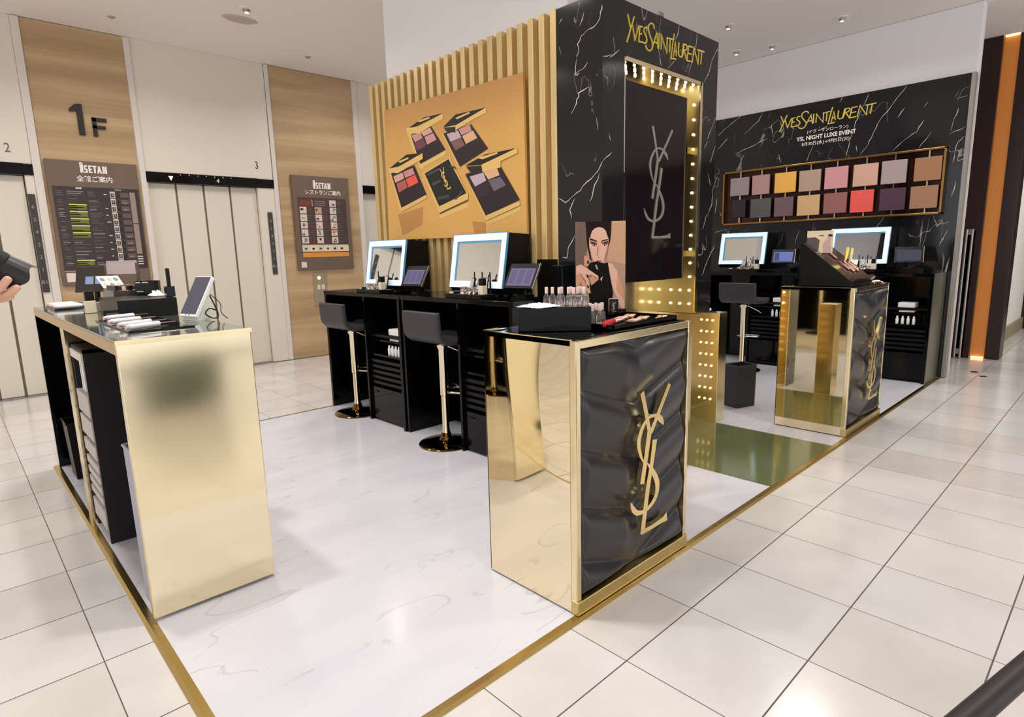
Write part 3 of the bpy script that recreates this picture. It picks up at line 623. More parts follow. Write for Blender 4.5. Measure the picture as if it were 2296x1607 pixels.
ORG[deskB.name] = Vector((6.085, 1.212, 0))
m = MB(); m.box(6.075, 6.52, .034, .040, 0, 1.014); m.build('end_cladding', ALU, deskB)
DESKS = [((2.0, 3.583), 'left desk'), ((2.0, 2.405), 'desk below the poster'), ((6.085, 2.39), 'back desk by the column'), ((6.085, 1.212), 'back desk by the aisle')]

# things kept on the open shelves of each desk
towel = None
for (dx, dy), wh in DESKS:
    fx = .09
    for part, z, h, ln, nm in (('a', .714, .045, .14, 'upper'), ('b', .648, .022, .13, 'lower')):
        m = MB(); c0 = dy-1.03; m.box(dx+fx-.03, dx+fx+.09, c0, c0+ln, (.6505 if part == 'b' else .6925), (.6505 if part == 'b' else .6925)+h*(.9 if part == 'b' else 1.1))
        o = m.build('folded_towel', PAPER, None, bevel=.008)
        if part == 'a':
            m2 = MB(); m2.box(dx+.05, dx+DD-.04, dy-DW+.032, dy-.662, .672, .69); s2 = m2.build('black_tray', BLACK_SATIN); solo(s2, 'black tray under a towel in the %s' % wh, 'tray')
            for cx in (0,):
                pass
        solo(o, '%s folded white towel in the %s' % (nm, wh), 'towel', 'folded towels in the desks')
    for k in range(4):
        yy = dy-1.03+k*.045
        m = MB().lathe((dx+.06, yy, .5405), [(.012, 0), (.013, .05), (.009, .056), (.007, .075)], 10)
        o = m.build('small_bottle', WHITE, None, smooth=True)
        solo(o, 'small white bottle on a shelf of the %s' % wh, 'bottle', 'white bottles in the %s' % wh)

# ------------------------------------------------------------------ lit mirrors
def make_mirror(label):
    t = thing('lit_mirror', label, 'mirror', (0, 0, 0), 'lit make-up mirrors')
    W_, H_, tl = .53, .345, .06     # width, height, lean
    def P(a, c, q=0): return Vector((q+tl*(c/H_), -a, c))
    def bx(a0, a1, c0, c1, q0, q1):
        vs = [P(a, c, q) for q in (q1, q0) for c in (c0, c1) for a in (a0, a1)]
        return vs, [(0, 2, 3, 1), (4, 5, 7, 6), (0, 1, 5, 4), (2, 6, 7, 3), (0, 4, 6, 2), (1, 3, 7, 5)]
    hw = W_/2
    m = MB(); m.add([(.012, hw, 0), (.012+tl, hw, H_), (.26, hw, H_-.01), (.26, hw, -.04), (.03, hw, -.04), (.012, -hw, 0), (.012+tl, -hw, H_), (.26, -hw, H_-.01), (.26, -hw, -.04), (.03, -hw, -.04)],
                    [(0, 1, 2, 3, 4), (9, 8, 7, 6, 5), (0, 5, 6, 1), (1, 6, 7, 2), (2, 7, 8, 3), (3, 8, 9, 4), (4, 9, 5, 0)]); m.build('mirror_housing', BLACK_SATIN, t)
    m = MB(); fw = .042
    for a0, a1, c0, c1 in ((-hw, hw, H_-fw, H_), (-hw, hw, 0, fw), (-hw, -hw+fw, fw, H_-fw), (hw-fw, hw, fw, H_-fw)): m.add(*bx(a0, a1, c0, c1, 0, .012))
    m.build('light_frame', FRAME_LIGHT, t)
    m = MB(); m.add(*bx(-hw+fw, hw-fw, fw, H_-fw, .006, .0125)); m.build('mirror_pane', MIRROR, t)
    m = MB()
    for a0, a1, c0, c1 in ((-hw+fw-.001, hw-fw+.001, H_-fw-.014, H_-fw), (-hw+fw, -hw+fw+.014, fw, H_-fw)): m.add(*bx(a0, a1, c0, c1, .003, .007))
    m.add(*bx(-hw-.004, -hw, 0, H_, -.001, .014)); m.add(*bx(hw, hw+.004, 0, H_, -.001, .014)); m.add(*bx(-hw, hw, H_, H_+.005, -.001, .014))
    m.build('frame_edge', FRAME_BLUE, t)
    return t
mir = make_mirror('lit make-up mirror on the left desk, half filled by dark reflection')
mir.location = (2.165, 2.895, 1.065)
dup(mir, (2.165, 1.775, 1.072), label='lit make-up mirror on the desk below the poster')
dup(mir, (6.24, 1.925, 1.10), label='lit make-up mirror at the back wall near the column')
dup(mir, (6.24, .735, 1.10), label='lit make-up mirror at the back wall behind the slanted display')

# ------------------------------------------------------------------ tablets on black stands
def make_tablet(label, ui):
    t = thing('tablet', label, 'tablet', (0, 0, 0), 'tablets on the make-up desks')
    m = MB(); F = frame((0, 0, .055), (0, -1, 0), Vector((.5, 0, .86)))
    m.fbox(F, -.115, .115, 0, .17, -.012, 0); body = m.build('tablet_body', BLACK_SATIN, t, bevel=.003)
    m = MB(); m.fbox(F, -.095, .095, .018, .135, .0, .001); m.build('screen', ui, body)
    m = MB(); m.fbox(F, .113, .117, .0, .17, -.013, .0); m.build('bright_edge', STEEL, body)
    m = MB(); m.box(.03, .12, -.035, .035, 0, .012); m.tube([(.075, 0, .01), (.075, 0, .09), (.045, 0, .12)], .014, 10); m.build('tablet_stand', BLACK_SATIN, t, smooth=True)
    for k in range(3):
        m = MB(); m.fbox(F, -.085+k*.06, -.04+k*.06, .03, .125, .001, .0014); m.build('screen_tile', mat('ui_tile', (84, 80, 116), .2, emit=(120, 116, 160), es=.12) if ui is LILACUI else (mat('ui_bar', (60, 70, 120), .2) if ui is BLUEUI else mat('ui_dim', (54, 58, 72), .2)), body)
        if ui is not LILACUI: break
    return t
tab = make_tablet('tilted tablet with lilac screen between the two left mirrors', LILACUI); tab.location = (2.14, 2.475, 1.012); tab.rotation_euler = (0, 0, .12)
dup(tab, (2.14, 1.345, 1.025), .1, 'tilted tablet with lilac screen right of the mirror below the poster')
tab2 = make_tablet('tilted tablet with bright blue screen at the back wall', BLUEUI); tab2.location = (6.2, 1.44, 1.055); tab2.rotation_euler = (0, 0, .25)
tab3 = make_tablet('tilted tablet with dim grey screen at the back wall nearest the aisle', DARKUI); tab3.location = (6.2, .28, 1.055); tab3.rotation_euler = (0, 0, .25)
for y, wh in ((1.44, 'blue'), (.28, 'dim grey')):
    m = MB(); m.box(6.2, 6.36, y-.09, y+.09, 1.012, 1.055); solo(m.build('tablet_plinth', BLACK_GLOSS), 'black block under the %s tablet on the back desk' % wh, 'plinth')
m = MB(); m.box(2.15, 2.3, 1.27, 1.42, 1.012, 1.025); solo(m.build('tablet_plinth', BLACK_GLOSS), 'thin black block under the tablet right of the mirror below the poster', 'plinth')
m = MB(); m.box(2.34, 2.446, 1.16, 1.25, 1.012, 1.21); solo(m.build('speaker_box', BLACK_SATIN, bevel=.004), 'black upright box behind the tablet below the poster', 'box')

# ------------------------------------------------------------------ tester trays on the desks
def compact(loc, label, grp, ang=.9, rz=0, col=CHROME):
    t = thing('open_compact', label, 'compact', loc, grp, rz); ORG[t.name] = Vector()
    m = MB(); m.box(-.022, .022, -.024, .024, 0, .011); m.build('compact_base', col, t, bevel=.003)
    m = MB(); F = frame((.022, 0, .011), (0, -1, 0), (math.cos(ang), 0, math.sin(ang))); m.fbox(F, -.024, .024, 0, .046, -.007, 0); ld = m.build('compact_lid', BLACK_SATIN, t, bevel=.003)
    m = MB(); m.fbox(F, -.02, .02, .004, .042, 0, .001); m.build('lid_mirror', mat('bright_lid', (226, 224, 220), .25, .6), ld)
    m = MB(); m.box(-.017, .017, -.019, .019, .011, .0125); m.build('powder_pan', ROSEGOLD, t)
    t.scale = (1.42, 1.3, 1.9)
    return t
def fdn_bottle(loc, label, grp=None, s=1.0):
    t = thing('foundation_bottle', label, 'bottle', loc, grp)
    o = ORG[t.name]
    m = MB(); m.box(o.x-.017*s, o.x+.017*s, o.y-.017*s, o.y+.017*s, o.z, o.z+.045*s); m.build('bottle_body', mat('cream_glass', (222, 212, 186), .15), t, bevel=.004)
    m = MB(); m.box(o.x-.014*s, o.x+.014*s, o.y-.014*s, o.y+.014*s, o.z+.045*s, o.z+.08*s); m.build('cap', BLACK_SATIN, t, bevel=.003)
    return t
def disc_jar(loc, label, grp):
    t = thing('round_jar', label, 'jar', loc, grp); t.scale = (1.25, 1.25, 1.3); o = ORG[t.name]
    m = MB().lathe(o, [(.02, 0), (.023, .004), (.023, .022), (.019, .026)], 16); m.build('jar_body', GLASS, t, smooth=True)
    m = MB().lathe(o+Vector((0, 0, .026)), [(.02, 0), (.02, .008), (.016, .01)], 16); m.build('lid', STEEL, t, smooth=True)
    return t
def mascara(loc, label, grp=None, h=.07):
    t = thing('mascara_wand', label, 'mascara', loc, grp); o = ORG[t.name]
    m = MB().lathe(o, [(.006, 0), (.006, h*.55), (.0045, h*.6)], 10); m.build('tube', BLACK_SATIN, t, smooth=True)
    m = MB().lathe(o+Vector((0, 0, h*.6)), [(.003, 0), (.0045, h*.1), (.0045, h*.4), (.003, h*.42)], 8); m.build('brush', BLACK_MATTE, t, smooth=True)
    return t
def tester_set(x, yc, z, wh, tx):
    m = MB(); m.box(x-.07, x+.06, yc-.13, yc+.22, z, z+.028); m.build('tester_tray', BLACK_SATIN, None, bevel=.003)
    o = bpy.data.objects[[k for k in bpy.data.objects.keys() if k.startswith('tester_tray')][-1]]
    solo(o, 'low black tester tray before the %s' % wh, 'tray', 'tester trays')
    z += .028
    m = MB(); m.box(x-.05, x+.02, yc+.15, yc+.21, z, z+.014); o = m.build('card_case', BLACK_SATIN, None, bevel=.003)
    m = MB(); m.box(x-.052, x-.05, yc+.16, yc+.20, z+.002, z+.011); m.build('case_label', PAPER, o)
    solo(o, 'flat black case with white tag by the %s' % wh, 'case')
    for k, (dx, dy, a) in enumerate(((-.005, .085, 1.15), (.0, .013, .95), (-.005, -.058, 1.2))):
        compact((x+dx, yc+dy, z), ['leftmost open silver compact by the %s', 'middle open silver compact by the %s', 'open silver compact nearest the bottle by the %s'][k] % wh, 'open compacts on the tester trays', a, .3*(k-1))
    disc_jar((x-.045, yc+.05, z), 'left small silver-lidded jar by the %s' % wh, 'small jars on the tester trays')
    disc_jar((x-.045, yc-.025, z), 'right small silver-lidded jar by the %s' % wh, 'small jars on the tester trays')
    fdn_bottle((x-.03, yc-.11, z), 'cream foundation bottle with black cap by the %s' % wh, 'foundation bottles on the desks', 1.25)
    for k in range(tx):
        mascara((x+.035, yc+.04-k*.075, z), 'thin black wand standing by the %s' % wh, 'black wands by the %s' % wh, .135)
tester_set(2.085, 2.84, 1.012, 'left lit mirror', 1)
tester_set(2.09, 1.68, 1.012, 'lit mirror below the poster', 3)
tester_set(6.17, 1.80, 1.02, 'back mirror by the column', 2)
tester_set(6.17, .66, 1.02, 'back mirror by the aisle', 2)

# ------------------------------------------------------------------ bar stools
def make_stool(label):
    t = thing('bar_stool', label, 'stool', (0, 0, 0), 'gold-legged bar stools')
    m = MB().lathe((0, 0, 0), [(.19, 0), (.192, .006), (.185, .012), (.10, .022), (.05, .032), (.036, .055), (.032, .08)], 40); m.build('base', gold('dark_gold_base', (120, 92, 48), .06), t, smooth=True)
    m = MB().lathe((0, 0, 0), [(.03, .07), (.024, .12), (.024, .34), (.021, .342), (.021, .36)], 20); m.build('column', GOLD_MIRROR, t, smooth=True)
    m = MB().lathe((0, 0, 0), [(.029, .345), (.029, .66), (.045, .69), (.09, .705)], 20); m.build('upper_sleeve', GOLD_MIRROR, t, smooth=True)
    m = MB(); m.tube(smooth_path([(.02, .02, .36), (.10, .11, .355), (.20, .11, .35), (.225, 0, .35), (.20, -.11, .35), (.10, -.11, .355), (.02, -.02, .36)], 5), .010, 8)
    m.tube(smooth_path([(.02, 0, .40), (.12, .05, .40), (.2, .09, .355)], 4), .007, 6); m.build('footrest', CHROME, t, smooth='all')
    m = MB(); m.tube(smooth_path([(.01, -.02, .69), (.09, -.09, .64), (.14, -.13, .60)], 4), .005, 6); m.build('lever', CHROME, t, smooth='all')
    # L shaped padded shell: profile in x-z swept along y
    prof = smooth_path([(-.185, .93), (-.182, .85), (-.168, .765), (-.11, .718), (0, .708), (.12, .712), (.185, .735)], 4)
    m = MB(); yw = .195; n = len(prof); th = .038
    pts = [Vector((p[0], 0, p[1])) for p in prof]
    inn = []
    for i, p in enumerate(pts):
        d = (pts[min(i+1, n-1)]-pts[max(i-1, 0)]).normalized(); nr = Vector((-d.z, 0, d.x)); nr = nr if nr.z > 0 or nr.x > 0 else -nr
        inn.append(p+nr*th)
    ring = pts+inn[::-1]; k = len(ring)
    m.add([p+Vector((0, yw, 0)) for p in ring]+[p+Vector((0, -yw, 0)) for p in ring], [(i, (i+1) % k, k+(i+1) % k, k+i) for i in range(k)]+[(i, i+1, k-2-i, k-1-i) for i in range(n-1)]+[(k+i+1, k+i, k+k-1-i, k+k-2-i) for i in range(n-1)])
    m.build('seat_shell', CHARCOAL, t, smooth=True, bevel=.012, seg=3)
    return t
st = make_stool('dark grey bar stool on a gold pole, left of two at the near desks'); st.location = (2.03, 3.19, 0)
dup(st, (2.03, 1.972, 0), .0, 'dark grey bar stool on a gold pole, right of two at the near desks')
dup(st, (5.70, 1.61, 0), 0, 'dark grey bar stool at the back desk behind the gold post')

# ------------------------------------------------------------------ back marble panel with colour chart
r = thing('backdrop_panel', 'wide black marble backdrop with gold lettering at the back right', 'backdrop', (6.52, 1.6, 0))
m = MB(); m.box(6.54, 6.6, .0, 3.2, 0, 2.77); m.mi = 1; veins(m, FX(6.54), VEIN_B, 9, -1); m.build('marble_board', [BMARBLE, VEINM], r)
m = MB(); m.box(6.528, 6.6, -.028, .0, 0, 2.772); m.build('end_strip', mat('grey_end_strip', (150, 146, 140), .4, .3), r)
wordmark('brand_sign', FX(6.54), -1.675, 2.555, .93, .001, .009, GOLD_SIGN, r, sw=.0105)
text('event_text', 'YSL NIGHT LUXE EVENT', .058, (6.537, 1.205, 2.415), (0, -1, 0), (0, 0, 1), SIGNW, r, .001, sx=.92, bold=.0015)
text('event_text', '(イヴ・サンローラン)', .042, (6.537, 1.19, 2.475), (0, -1, 0), (0, 0, 1), SIGNW, r, .001)
text('event_text', '8月30日(水)→9月5日(火)', .044, (6.537, 1.205, 2.355), (0, -1, 0), (0, 0, 1), SIGNW, r, .001)
r = thing('colour_chart', 'wide framed chart of sixteen eyeshadow colour plates on the black backdrop', 'display board', (6.53, 1.2, 1.55))
m = MB(); GB = gold('bronze_rim', (158, 122, 74), .25)
y0, y1, z0, z1 = .12, 2.29, 1.548, 2.155
m.box(6.47, 6.538, y0, y0+.02, z0, z1); m.box(6.47, 6.538, y1-.022, y1, z0, z1); m.box(6.47, 6.538, y0, y1, z0, z0+.02); m.box(6.47, 6.538, y0, y1, z1-.02, z1); m.build('rim', GB, r, bevel=.003)
m = MB(); m.box(6.522, 6.53, y0+.02, y1-.022, z0+.02, z1-.02); m.build('chart_back', mat('brown_mirror_back', (54, 32, 26), .12, .5), r)
C1 = [(152, 138, 142), (178, 138, 138), (236, 178, 84), (178, 154, 136), (206, 148, 150), (206, 164, 144), (168, 150, 150), (160, 116, 84)]
C2 = [(46, 36, 48), (86, 88, 90), (114, 90, 94), (212, 172, 126), (150, 98, 94), (232, 92, 82), (74, 48, 68), (158, 118, 92)]
for k in range(8):
    yr = CH1[k][0]
    m = MB(); m.box(6.488, 6.498, yr-.006, yr+.006, z0+.02, z1-.02); m.build('rod', GOLD_SATIN, r)
for row, cols in ((CH1, C1), (CH2, C2)):
    for k, (y, z, wd, hh) in enumerate(row):
        m = MB(); m.box(6.462, 6.486, y-wd/2, y+wd/2, z-hh/2, z+hh/2)
        m.build('colour_plate', mat('plate_%d_%d_%d' % cols[k], cols[k], .55), r, bevel=.004)
# ------------------------------------------------------------------ things on the near leather counter
def flatframe(o, r_, u_): return frame(o, r_, u_)
ZT = 1.0005
r = thing('riser_box', 'black riser block with tissues and clear bottles on the near counter', 'riser', (1.27, .25, ZT), None, -.78)
a, c = .27, .17
m = MB(); m.box(-.02, c, -a/2, a/2, 0, .09)
R_ = Matrix.Rotation(PI/2-.83+0, 3, 'Z')
r.rotation_euler = (0, 0, .78)
m.build('riser_body', BLACK_GLOSS, r, bevel=.003)
def crumple(name, loc, rx, ry, rz, label, seed, grp=None):
    rn = random.Random(seed); m = MB(); n = 14; g = 10; vs = []
    for j in range(g+1):
        for i in range(n+1):
            x = (i/n-.5)*2; y = (j/g-.5)*2
            h = max(0, 1-max(abs(x), abs(y))**2)*(rn.random()*.8+.2)*rz
            vs.append((loc[0]+x*rx*(1+rn.uniform(-.12, .12)), loc[1]+y*ry*(1+rn.uniform(-.12, .12)), loc[2]+.002+h))
    m.add(vs, [(j*(n+1)+i, j*(n+1)+i+1, (j+1)*(n+1)+i+1, (j+1)*(n+1)+i) for j in range(g) for i in range(n)]); m.keep = True
    o = m.build(name, PAPER, None); s_ = o.modifiers.new('solid', 'SOLIDIFY'); s_.thickness = .0012; s_.offset = 1
    return solo(o, label, 'tissue', grp)
crumple('tissue', (1.235, .295, ZT+.0905), .06, .06, .014, 'crumpled white tissues at the left end of the riser block', 4)
def bottle(loc, label, grp, s=1.0, tint=GLASS):
    t = thing('sample_bottle', label, 'bottle', loc, grp); o = ORG[t.name]
    m = MB().lathe(o, [(.012*s, 0), (.0125*s, .003), (.0125*s, .030*s), (.010*s, .036*s), (.0055*s, .039*s), (.0055*s, .044*s)], 12); m.build('bottle_body', tint, t, smooth=True)
    m = MB().lathe(o+Vector((0, 0, .044*s)), [(.0065*s, 0), (.0065*s, .022*s), (.005*s, .024*s)], 10); m.build('cap', PINKCAP if random.random() < .5 else STEEL, t, smooth=True)
    return t
bp0 = bottle((1.32, .335, ZT+.0905), 'clear sample bottle with tall cap in the group on the riser block', 'clear sample bottles on the riser', 1.0)
for k, (x, y) in enumerate([(1.325, .315), (1.35, .29), (1.375, .265), (1.40, .24), (1.325, .28), (1.35, .255), (1.375, .23), (1.345, .225), (1.375, .20), (1.39, .215)]):
    dup(bp0, (x+.005, y-.002, ZT+.0905))
b1 = bottle((1.435, .205, ZT+.012), 'clear sample bottle standing in the tray right of the riser block', 'clear sample bottles in the black tray', 1.15)
for x, y in ((1.465, .19), (1.485, .225), (1.46, .235), (1.51, .215)): dup(b1, (x, y, ZT+.012))
r = thing('product_tray', 'long black tray of palettes along the front of the near counter', 'tray', (1.60, .15, ZT))
m = MB(); m.box(1.40, 1.83, .075, .34, ZT, ZT+.006); m.box(1.40, 1.83, .075, .081, ZT, ZT+.02); m.box(1.40, 1.83, .334, .34, ZT, ZT+.02); m.box(1.40, 1.406, .075, .34, ZT, ZT+.02); m.box(1.824, 1.83, .075, .34, ZT, ZT+.02)
m.build('tray_body', BLACK_GLOSS, r)
zt = ZT+.0065
m = MB(); m.tube(smooth_path([(1.395, .115, zt+.0125), (1.43, .13, zt+.014), (1.47, .145, zt+.0135), (1.515, .16, zt+.0125)], 4), [.008]+[.012]*11+[.008], 10)
solo(m.build('red_pouch', RED, None, smooth='all'), 'rolled red cloth pouch in the tray beside the riser block', 'pouch')
m = MB(); m.box(1.42, 1.52, .095, .122, zt, zt+.003); solo(m.build('paper_slip', mat('pink_white_slip', (240, 214, 214), .7)), 'pinkish white paper slip in front of the red pouch', 'paper')
def eye_palette(loc, rz, cols, label, w=.085, d=.05):
    t = thing('eyeshadow_palette', label, 'palette', loc, 'open palettes in the black tray', rz)
    m = MB(); m.box(-w/2, w/2, -d/2, d/2, 0, .009); m.build('palette_base', ROSEGOLD, t, bevel=.003)
    for i in range(2):
        for j in range(2):
            m = MB(); m.box(-w/2+.004+i*(w/2-.002), -w/2+.004+(i+1)*(w/2-.006), -d/2+.004+j*(d/2-.002), -d/2+.004+(j+1)*(d/2-.006), .009, .0105); m.build('powder_pan', mat('powder_%d_%d_%d' % cols[i*2+j], cols[i*2+j], .6), t)
    return t
PC = [(226, 196, 190), (214, 172, 164), (230, 206, 190), (196, 150, 140)]; PD = [(240, 206, 160), (222, 180, 130), (234, 196, 160), (206, 156, 120)]
for k, (x, y, cs, lb_) in enumerate([(1.575, .20, PC, 'pale pink palette next to the clear bottles in the tray'), (1.63, .145, PC, 'pale pink palette at the front middle of the tray'), (1.665, .235, PC, 'pale pink palette at the back middle of the tray'),
                                   (1.725, .17, PD, 'peach palette at the front right of the tray'), (1.76, .26, PD, 'peach palette at the back right of the tray'), (1.79, .12, PD, 'peach palette in the right front corner of the tray')]):
    eye_palette((x, y, zt), .25+.05*k, cs, lb_)
r = thing('stand_card', 'small black card with silver monogram standing behind the tray palettes', 'card', (1.80, .375, ZT), None, -.7)
F = frame((0, 0, .0), (.80, -.6, 0), (0, 0, 1)); r.rotation_euler = (0, 0, 0); ORG[r.name] = Vector(); 
m = MB(); m.fbox(F, -.021, .021, 0, .078, -.02, 0); m.build('card_body', BLACK_SATIN, r)
m = MB(); m.fbox(F, -.023, -.021, 0, .08, -.02, .001); m.fbox(F, -.023, .021, .078, .08, -.02, .001); m.build('card_edge', ROSEGOLD, r)
monogram('monogram_emblem', F, 0, .02, .045, .0002, .0006, SILVER, r)
# portrait showcard
r = thing('portrait_showcard', 'upright showcard photo of a dark-haired woman holding a black compact', 'showcard', (1.79, .425, ZT))
ORG[r.name] = Vector((1.79, .425, ZT))
F0 = frame((1.806, .4535, 1.028), (.727, -.687, 0), (0, 0, 1))
PW, PH = .224, .392
F = lambda a, c, d=0: F0(a, c, d)
m = MB(); m.fbox(F, -PW/2, PW/2, 0, PH, -.006, 0); cb = m.build('card_board', mat('portrait_ground', (172, 140, 116), .5), r)
m = MB(); m.fbox(F, -PW/2-.003, PW/2+.003, -.027, .0, -.02, .012); m.build('card_foot', BLACK_SATIN, r)
pcol = dict(grey=(112, 94, 84), skin=(222, 176, 156), skin2=(206, 150, 122), hair=(34, 18, 17), black=(14, 10, 12), brow=(40, 22, 22), lid=(92, 50, 46), lip=(160, 92, 84), nail=(46, 18, 24), shade=(170, 116, 98), eye=(214, 196, 186), gloss=(188, 172, 160), tan=(196, 156, 126))
nm = list(pcol); m = MB()
def pp(c, *pts):
    m.mi = nm.index(c); pp.k += 1
    m.flat(F, [((x-455)/720*PW, (1420-y)/1302*PH) for x, y in pts], .0004+pp.k*.00008)
pp.k = 0
pp('grey', (95, 118), (265, 118), (290, 400), (210, 780), (95, 800)); pp('tan', (585, 118), (815, 118), (815, 760), (560, 700))
pp('skin', (545, 720), (620, 740), (700, 860), (790, 1150), (810, 1420), (760, 1420), (640, 1120), (560, 860)); pp('skin2', (700, 860), (790, 1150), (800, 1300), (690, 1150))
pp('black', (330, 900), (440, 760), (560, 720), (590, 900), (640, 1180), (600, 1420), (300, 1420), (280, 1150)); pp('skin', (450, 960), (490, 925), (465, 1005))
pp('hair', (238, 118), (612, 118), (606, 300), (592, 420), (565, 500), (300, 580), (258, 440)); pp('hair', (270, 400), (330, 700), (300, 660), (265, 480))
pp('skin', (306, 400), (310, 320), (330, 258), (372, 216), (430, 200), (486, 214), (528, 254), (548, 320), (572, 380), (560, 540), (525, 670), (480, 745), (430, 760), (360, 720), (320, 640), (290, 480), (288, 340))
pp('shade', (525, 670), (560, 540), (572, 400), (545, 520), (500, 700)); pp('shade', (300, 500), (330, 640), (370, 722), (345, 690), (312, 620))
pp('brow', (296, 372), (330, 366), (400, 400), (405, 425), (340, 395), (300, 392)); pp('brow', (460, 420), (480, 392), (560, 380), (570, 392), (490, 408), (462, 436))
pp('lid', (300, 410), (350, 410), (405, 440), (390, 475), (340, 470)); pp('lid', (470, 440), (510, 415), (568, 405), (555, 450), (520, 470))
pp('eye', (335, 455), (365, 448), (390, 465), (360, 478)); pp('eye', (490, 455), (520, 448), (540, 462), (510, 478)); pp('hair', (355, 450), (372, 450), (372, 476), (355, 476)); pp('hair', (506, 448), (522, 448), (522, 476), (506, 476))
pp('shade', (415, 470), (425, 470), (415, 610), (400, 620)); pp('lip', (400, 628), (430, 650), (460, 628), (432, 645)); pp('lip', (390, 695), (430, 685), (480, 695), (440, 712))
pp('black', (310, 720), (400, 700), (520, 740), (545, 830), (470, 930), (400, 950), (270, 800), (255, 760)); pp('gloss', (375, 755), (395, 750), (420, 830), (395, 815))
pp('skin2', (215, 610), (270, 630), (292, 700), (280, 770), (215, 760)); pp('nail', (255, 690), (285, 690), (285, 735), (262, 738))
pp('skin', (98, 770), (170, 740), (240, 790), (420, 920), (425, 970), (300, 900), (270, 930), (290, 1060), (310, 1180), (280, 1170), (240, 1000), (150, 880), (100, 1120))
pp('skin2', (100, 900), (150, 880), (240, 1020), (285, 1175), (230, 1140), (160, 1010), (110, 1100)); pp('nail', (245, 890), (275, 900), (278, 950), (255, 940)); pp('nail', (255, 1050), (280, 1060), (285, 1110), (262, 1095)); pp('skin2', (290, 940), (350, 905), (430, 970), (320, 1060))
pp('shade', (150, 880), (160, 870), (250, 1000), (240, 1010)); pp('shade', (300, 900), (305, 890), (425, 965), (420, 975))
m.build('printed_portrait', [mat('portrait_'+k, pcol[k], .6, spec=.15) for k in nm], cb)
m = MB()
r2 = None

# ------------------------------------------------------------------ things on the far leather counter
ZC = 1.0102
r = thing('slanted_display', 'black wedge stand with slanted tester board on the far gold counter', 'display stand', (4.3, .28, ZC))
FYX = lambda a, c, d=0: Vector((d, a, c))
m = MB(); m.prism(FYX, [(.44, ZC), (.44, 1.30), (.425, 1.306), (.105, 1.045), (.095, ZC)], 4.05, 4.50); m.build('wedge_body', BLACK_SATIN, r, bevel=.003)
sl = Vector((0, .32, .261)).normalized(); Fs = frame((4.05, .105, 1.0455), (1, 0, 0), sl)
m = MB(); m.fbox(Fs, .0, .45, .0, .41, .0, .004); tb = m.build('tester_board', POCKET, r)
m = MB(); m.fbox(Fs, .0, .45, -.012, .012, 0, .03); m.build('front_ledge', POCKET, r)
m = MB()
for a_, c_ in ((.03, .30), (.13, .20), (.03, .07), (.29, .20)): m.fbox(Fs, a_, a_+.04, c_, c_+.008, .004, .006)
m.build('printed_caption', ROSEGOLD, tb)
LG = 'rose gold lipsticks on the slanted board'
def lipstick(a_, c_, label):
    t = thing('lipstick_tester', label, 'lipstick', (0, 0, 0), LG)
    ax = Fs(0, 1, 0)-Fs(0, 0, 0)
    p = Fs(a_, c_, .012); m = MB(); m.tube([p, p+ax*.05], .0075, 10); m.build('case', ROSEGOLD, t, smooth=True)
    m = MB(); m.tube([p+ax*.05, p+ax*.075, p+ax*.09], [.006, .006, .003], 10); m.build('bullet', mat('lip_colour', (186, 120, 110), .4), t, smooth=True)
    t.location = p; 
    for ch in t.children: ch.location = -p
    return t
for k, (a_, c_, tx_) in enumerate([(.12, .285, 'top left'), (.16, .285, 'top middle'), (.25, .29, 'top right'), (.29, .30, 'top far right'), (.19, .10, 'middle left'), (.23, .075, 'bottom left of centre'), (.26, .08, 'bottom centre'), (.32, .075, 'bottom right of centre'), (.36, .09, 'bottom right')]):
    lipstick(a_, c_, 'rose gold lipstick at the %s of the slanted board' % tx_)
def y_holder(a_, c_, label):
    t = thing('gold_holder', label, 'holder', (0, 0, 0), 'bent gold holders on the slanted board')
    p = Fs(a_, c_, .012); ax = Fs(0, 1, 0)-Fs(0, 0, 0); nz = Fs(0, 0, 1)-Fs(0, 0, 0)
    m = MB(); m.tube([p-ax*.03, p+ax*.05], .009, 8); m.tube([p+ax*.05, p+ax*.06+nz*.02], .009, 8); m.build('holder_stem', ROSEGOLD, t, smooth=True)
    q0 = p+ax*.055+nz*.015; q1 = q0+Vector((.02, 0, .045)); q2 = q1+Vector((.012, 0, .04))
    m = MB(); m.tube([q0, q1, q2], [.009, .013, .012], 8); m.build('holder_head', gold('pale_yellow_gold', (226, 206, 120), .3), t, smooth=True)
    t.location = p
    for ch in t.children: ch.location = -p
y_holder(.21, .25, 'bent gold holder at the top of the slanted board'); y_holder(.27, .13, 'bent gold holder left of two at the bottom of the slanted board'); y_holder(.34, .12, 'bent gold holder right of two at the bottom of the slanted board')
r = thing('mini_showcard', 'small cream showcard with a figure at the top of the slanted display', 'showcard', (4.12, .40, 1.28))
Fc = frame((4.13, .35, 1.235), (.45, -.89, 0), (0, 0, 1))
m = MB(); m.fbox(Fc, -.075, .09, 0, .155, -.004, 0); cb = m.build('card_board', mat('cream_card', (232, 214, 178), .6), r)
m = MB(); m.mi = 0; m.flat(Fc, [(-.075, 0), (.0, 0), (.005, .09), (-.02, .11), (-.075, .108)], .0006); m.mi = 1; m.flat(Fc, [(.03, .0), (.085, 0), (.075, .06), (.08, .11), (.06, .125), (.05, .10), (.025, .06)], .0008); m.mi = 2; m.flat(Fc, [(.055, .115), (.085, .112), (.082, .128), (.06, .13)], .001); m.flat(Fc, [(.0, .118), (.03, .118), (.03, .123), (.0, .123)], .001)
m.build('printed_figure', [mat('figure_grey', (88, 80, 80), .5), mat('figure_pink', (206, 170, 160), .5), mat('figure_dark', (44, 34, 34), .5)], cb)
fdn_bottle((4.42, .38, 1.285), 'cream foundation bottle at the back corner of the slanted display', None, 1.0)
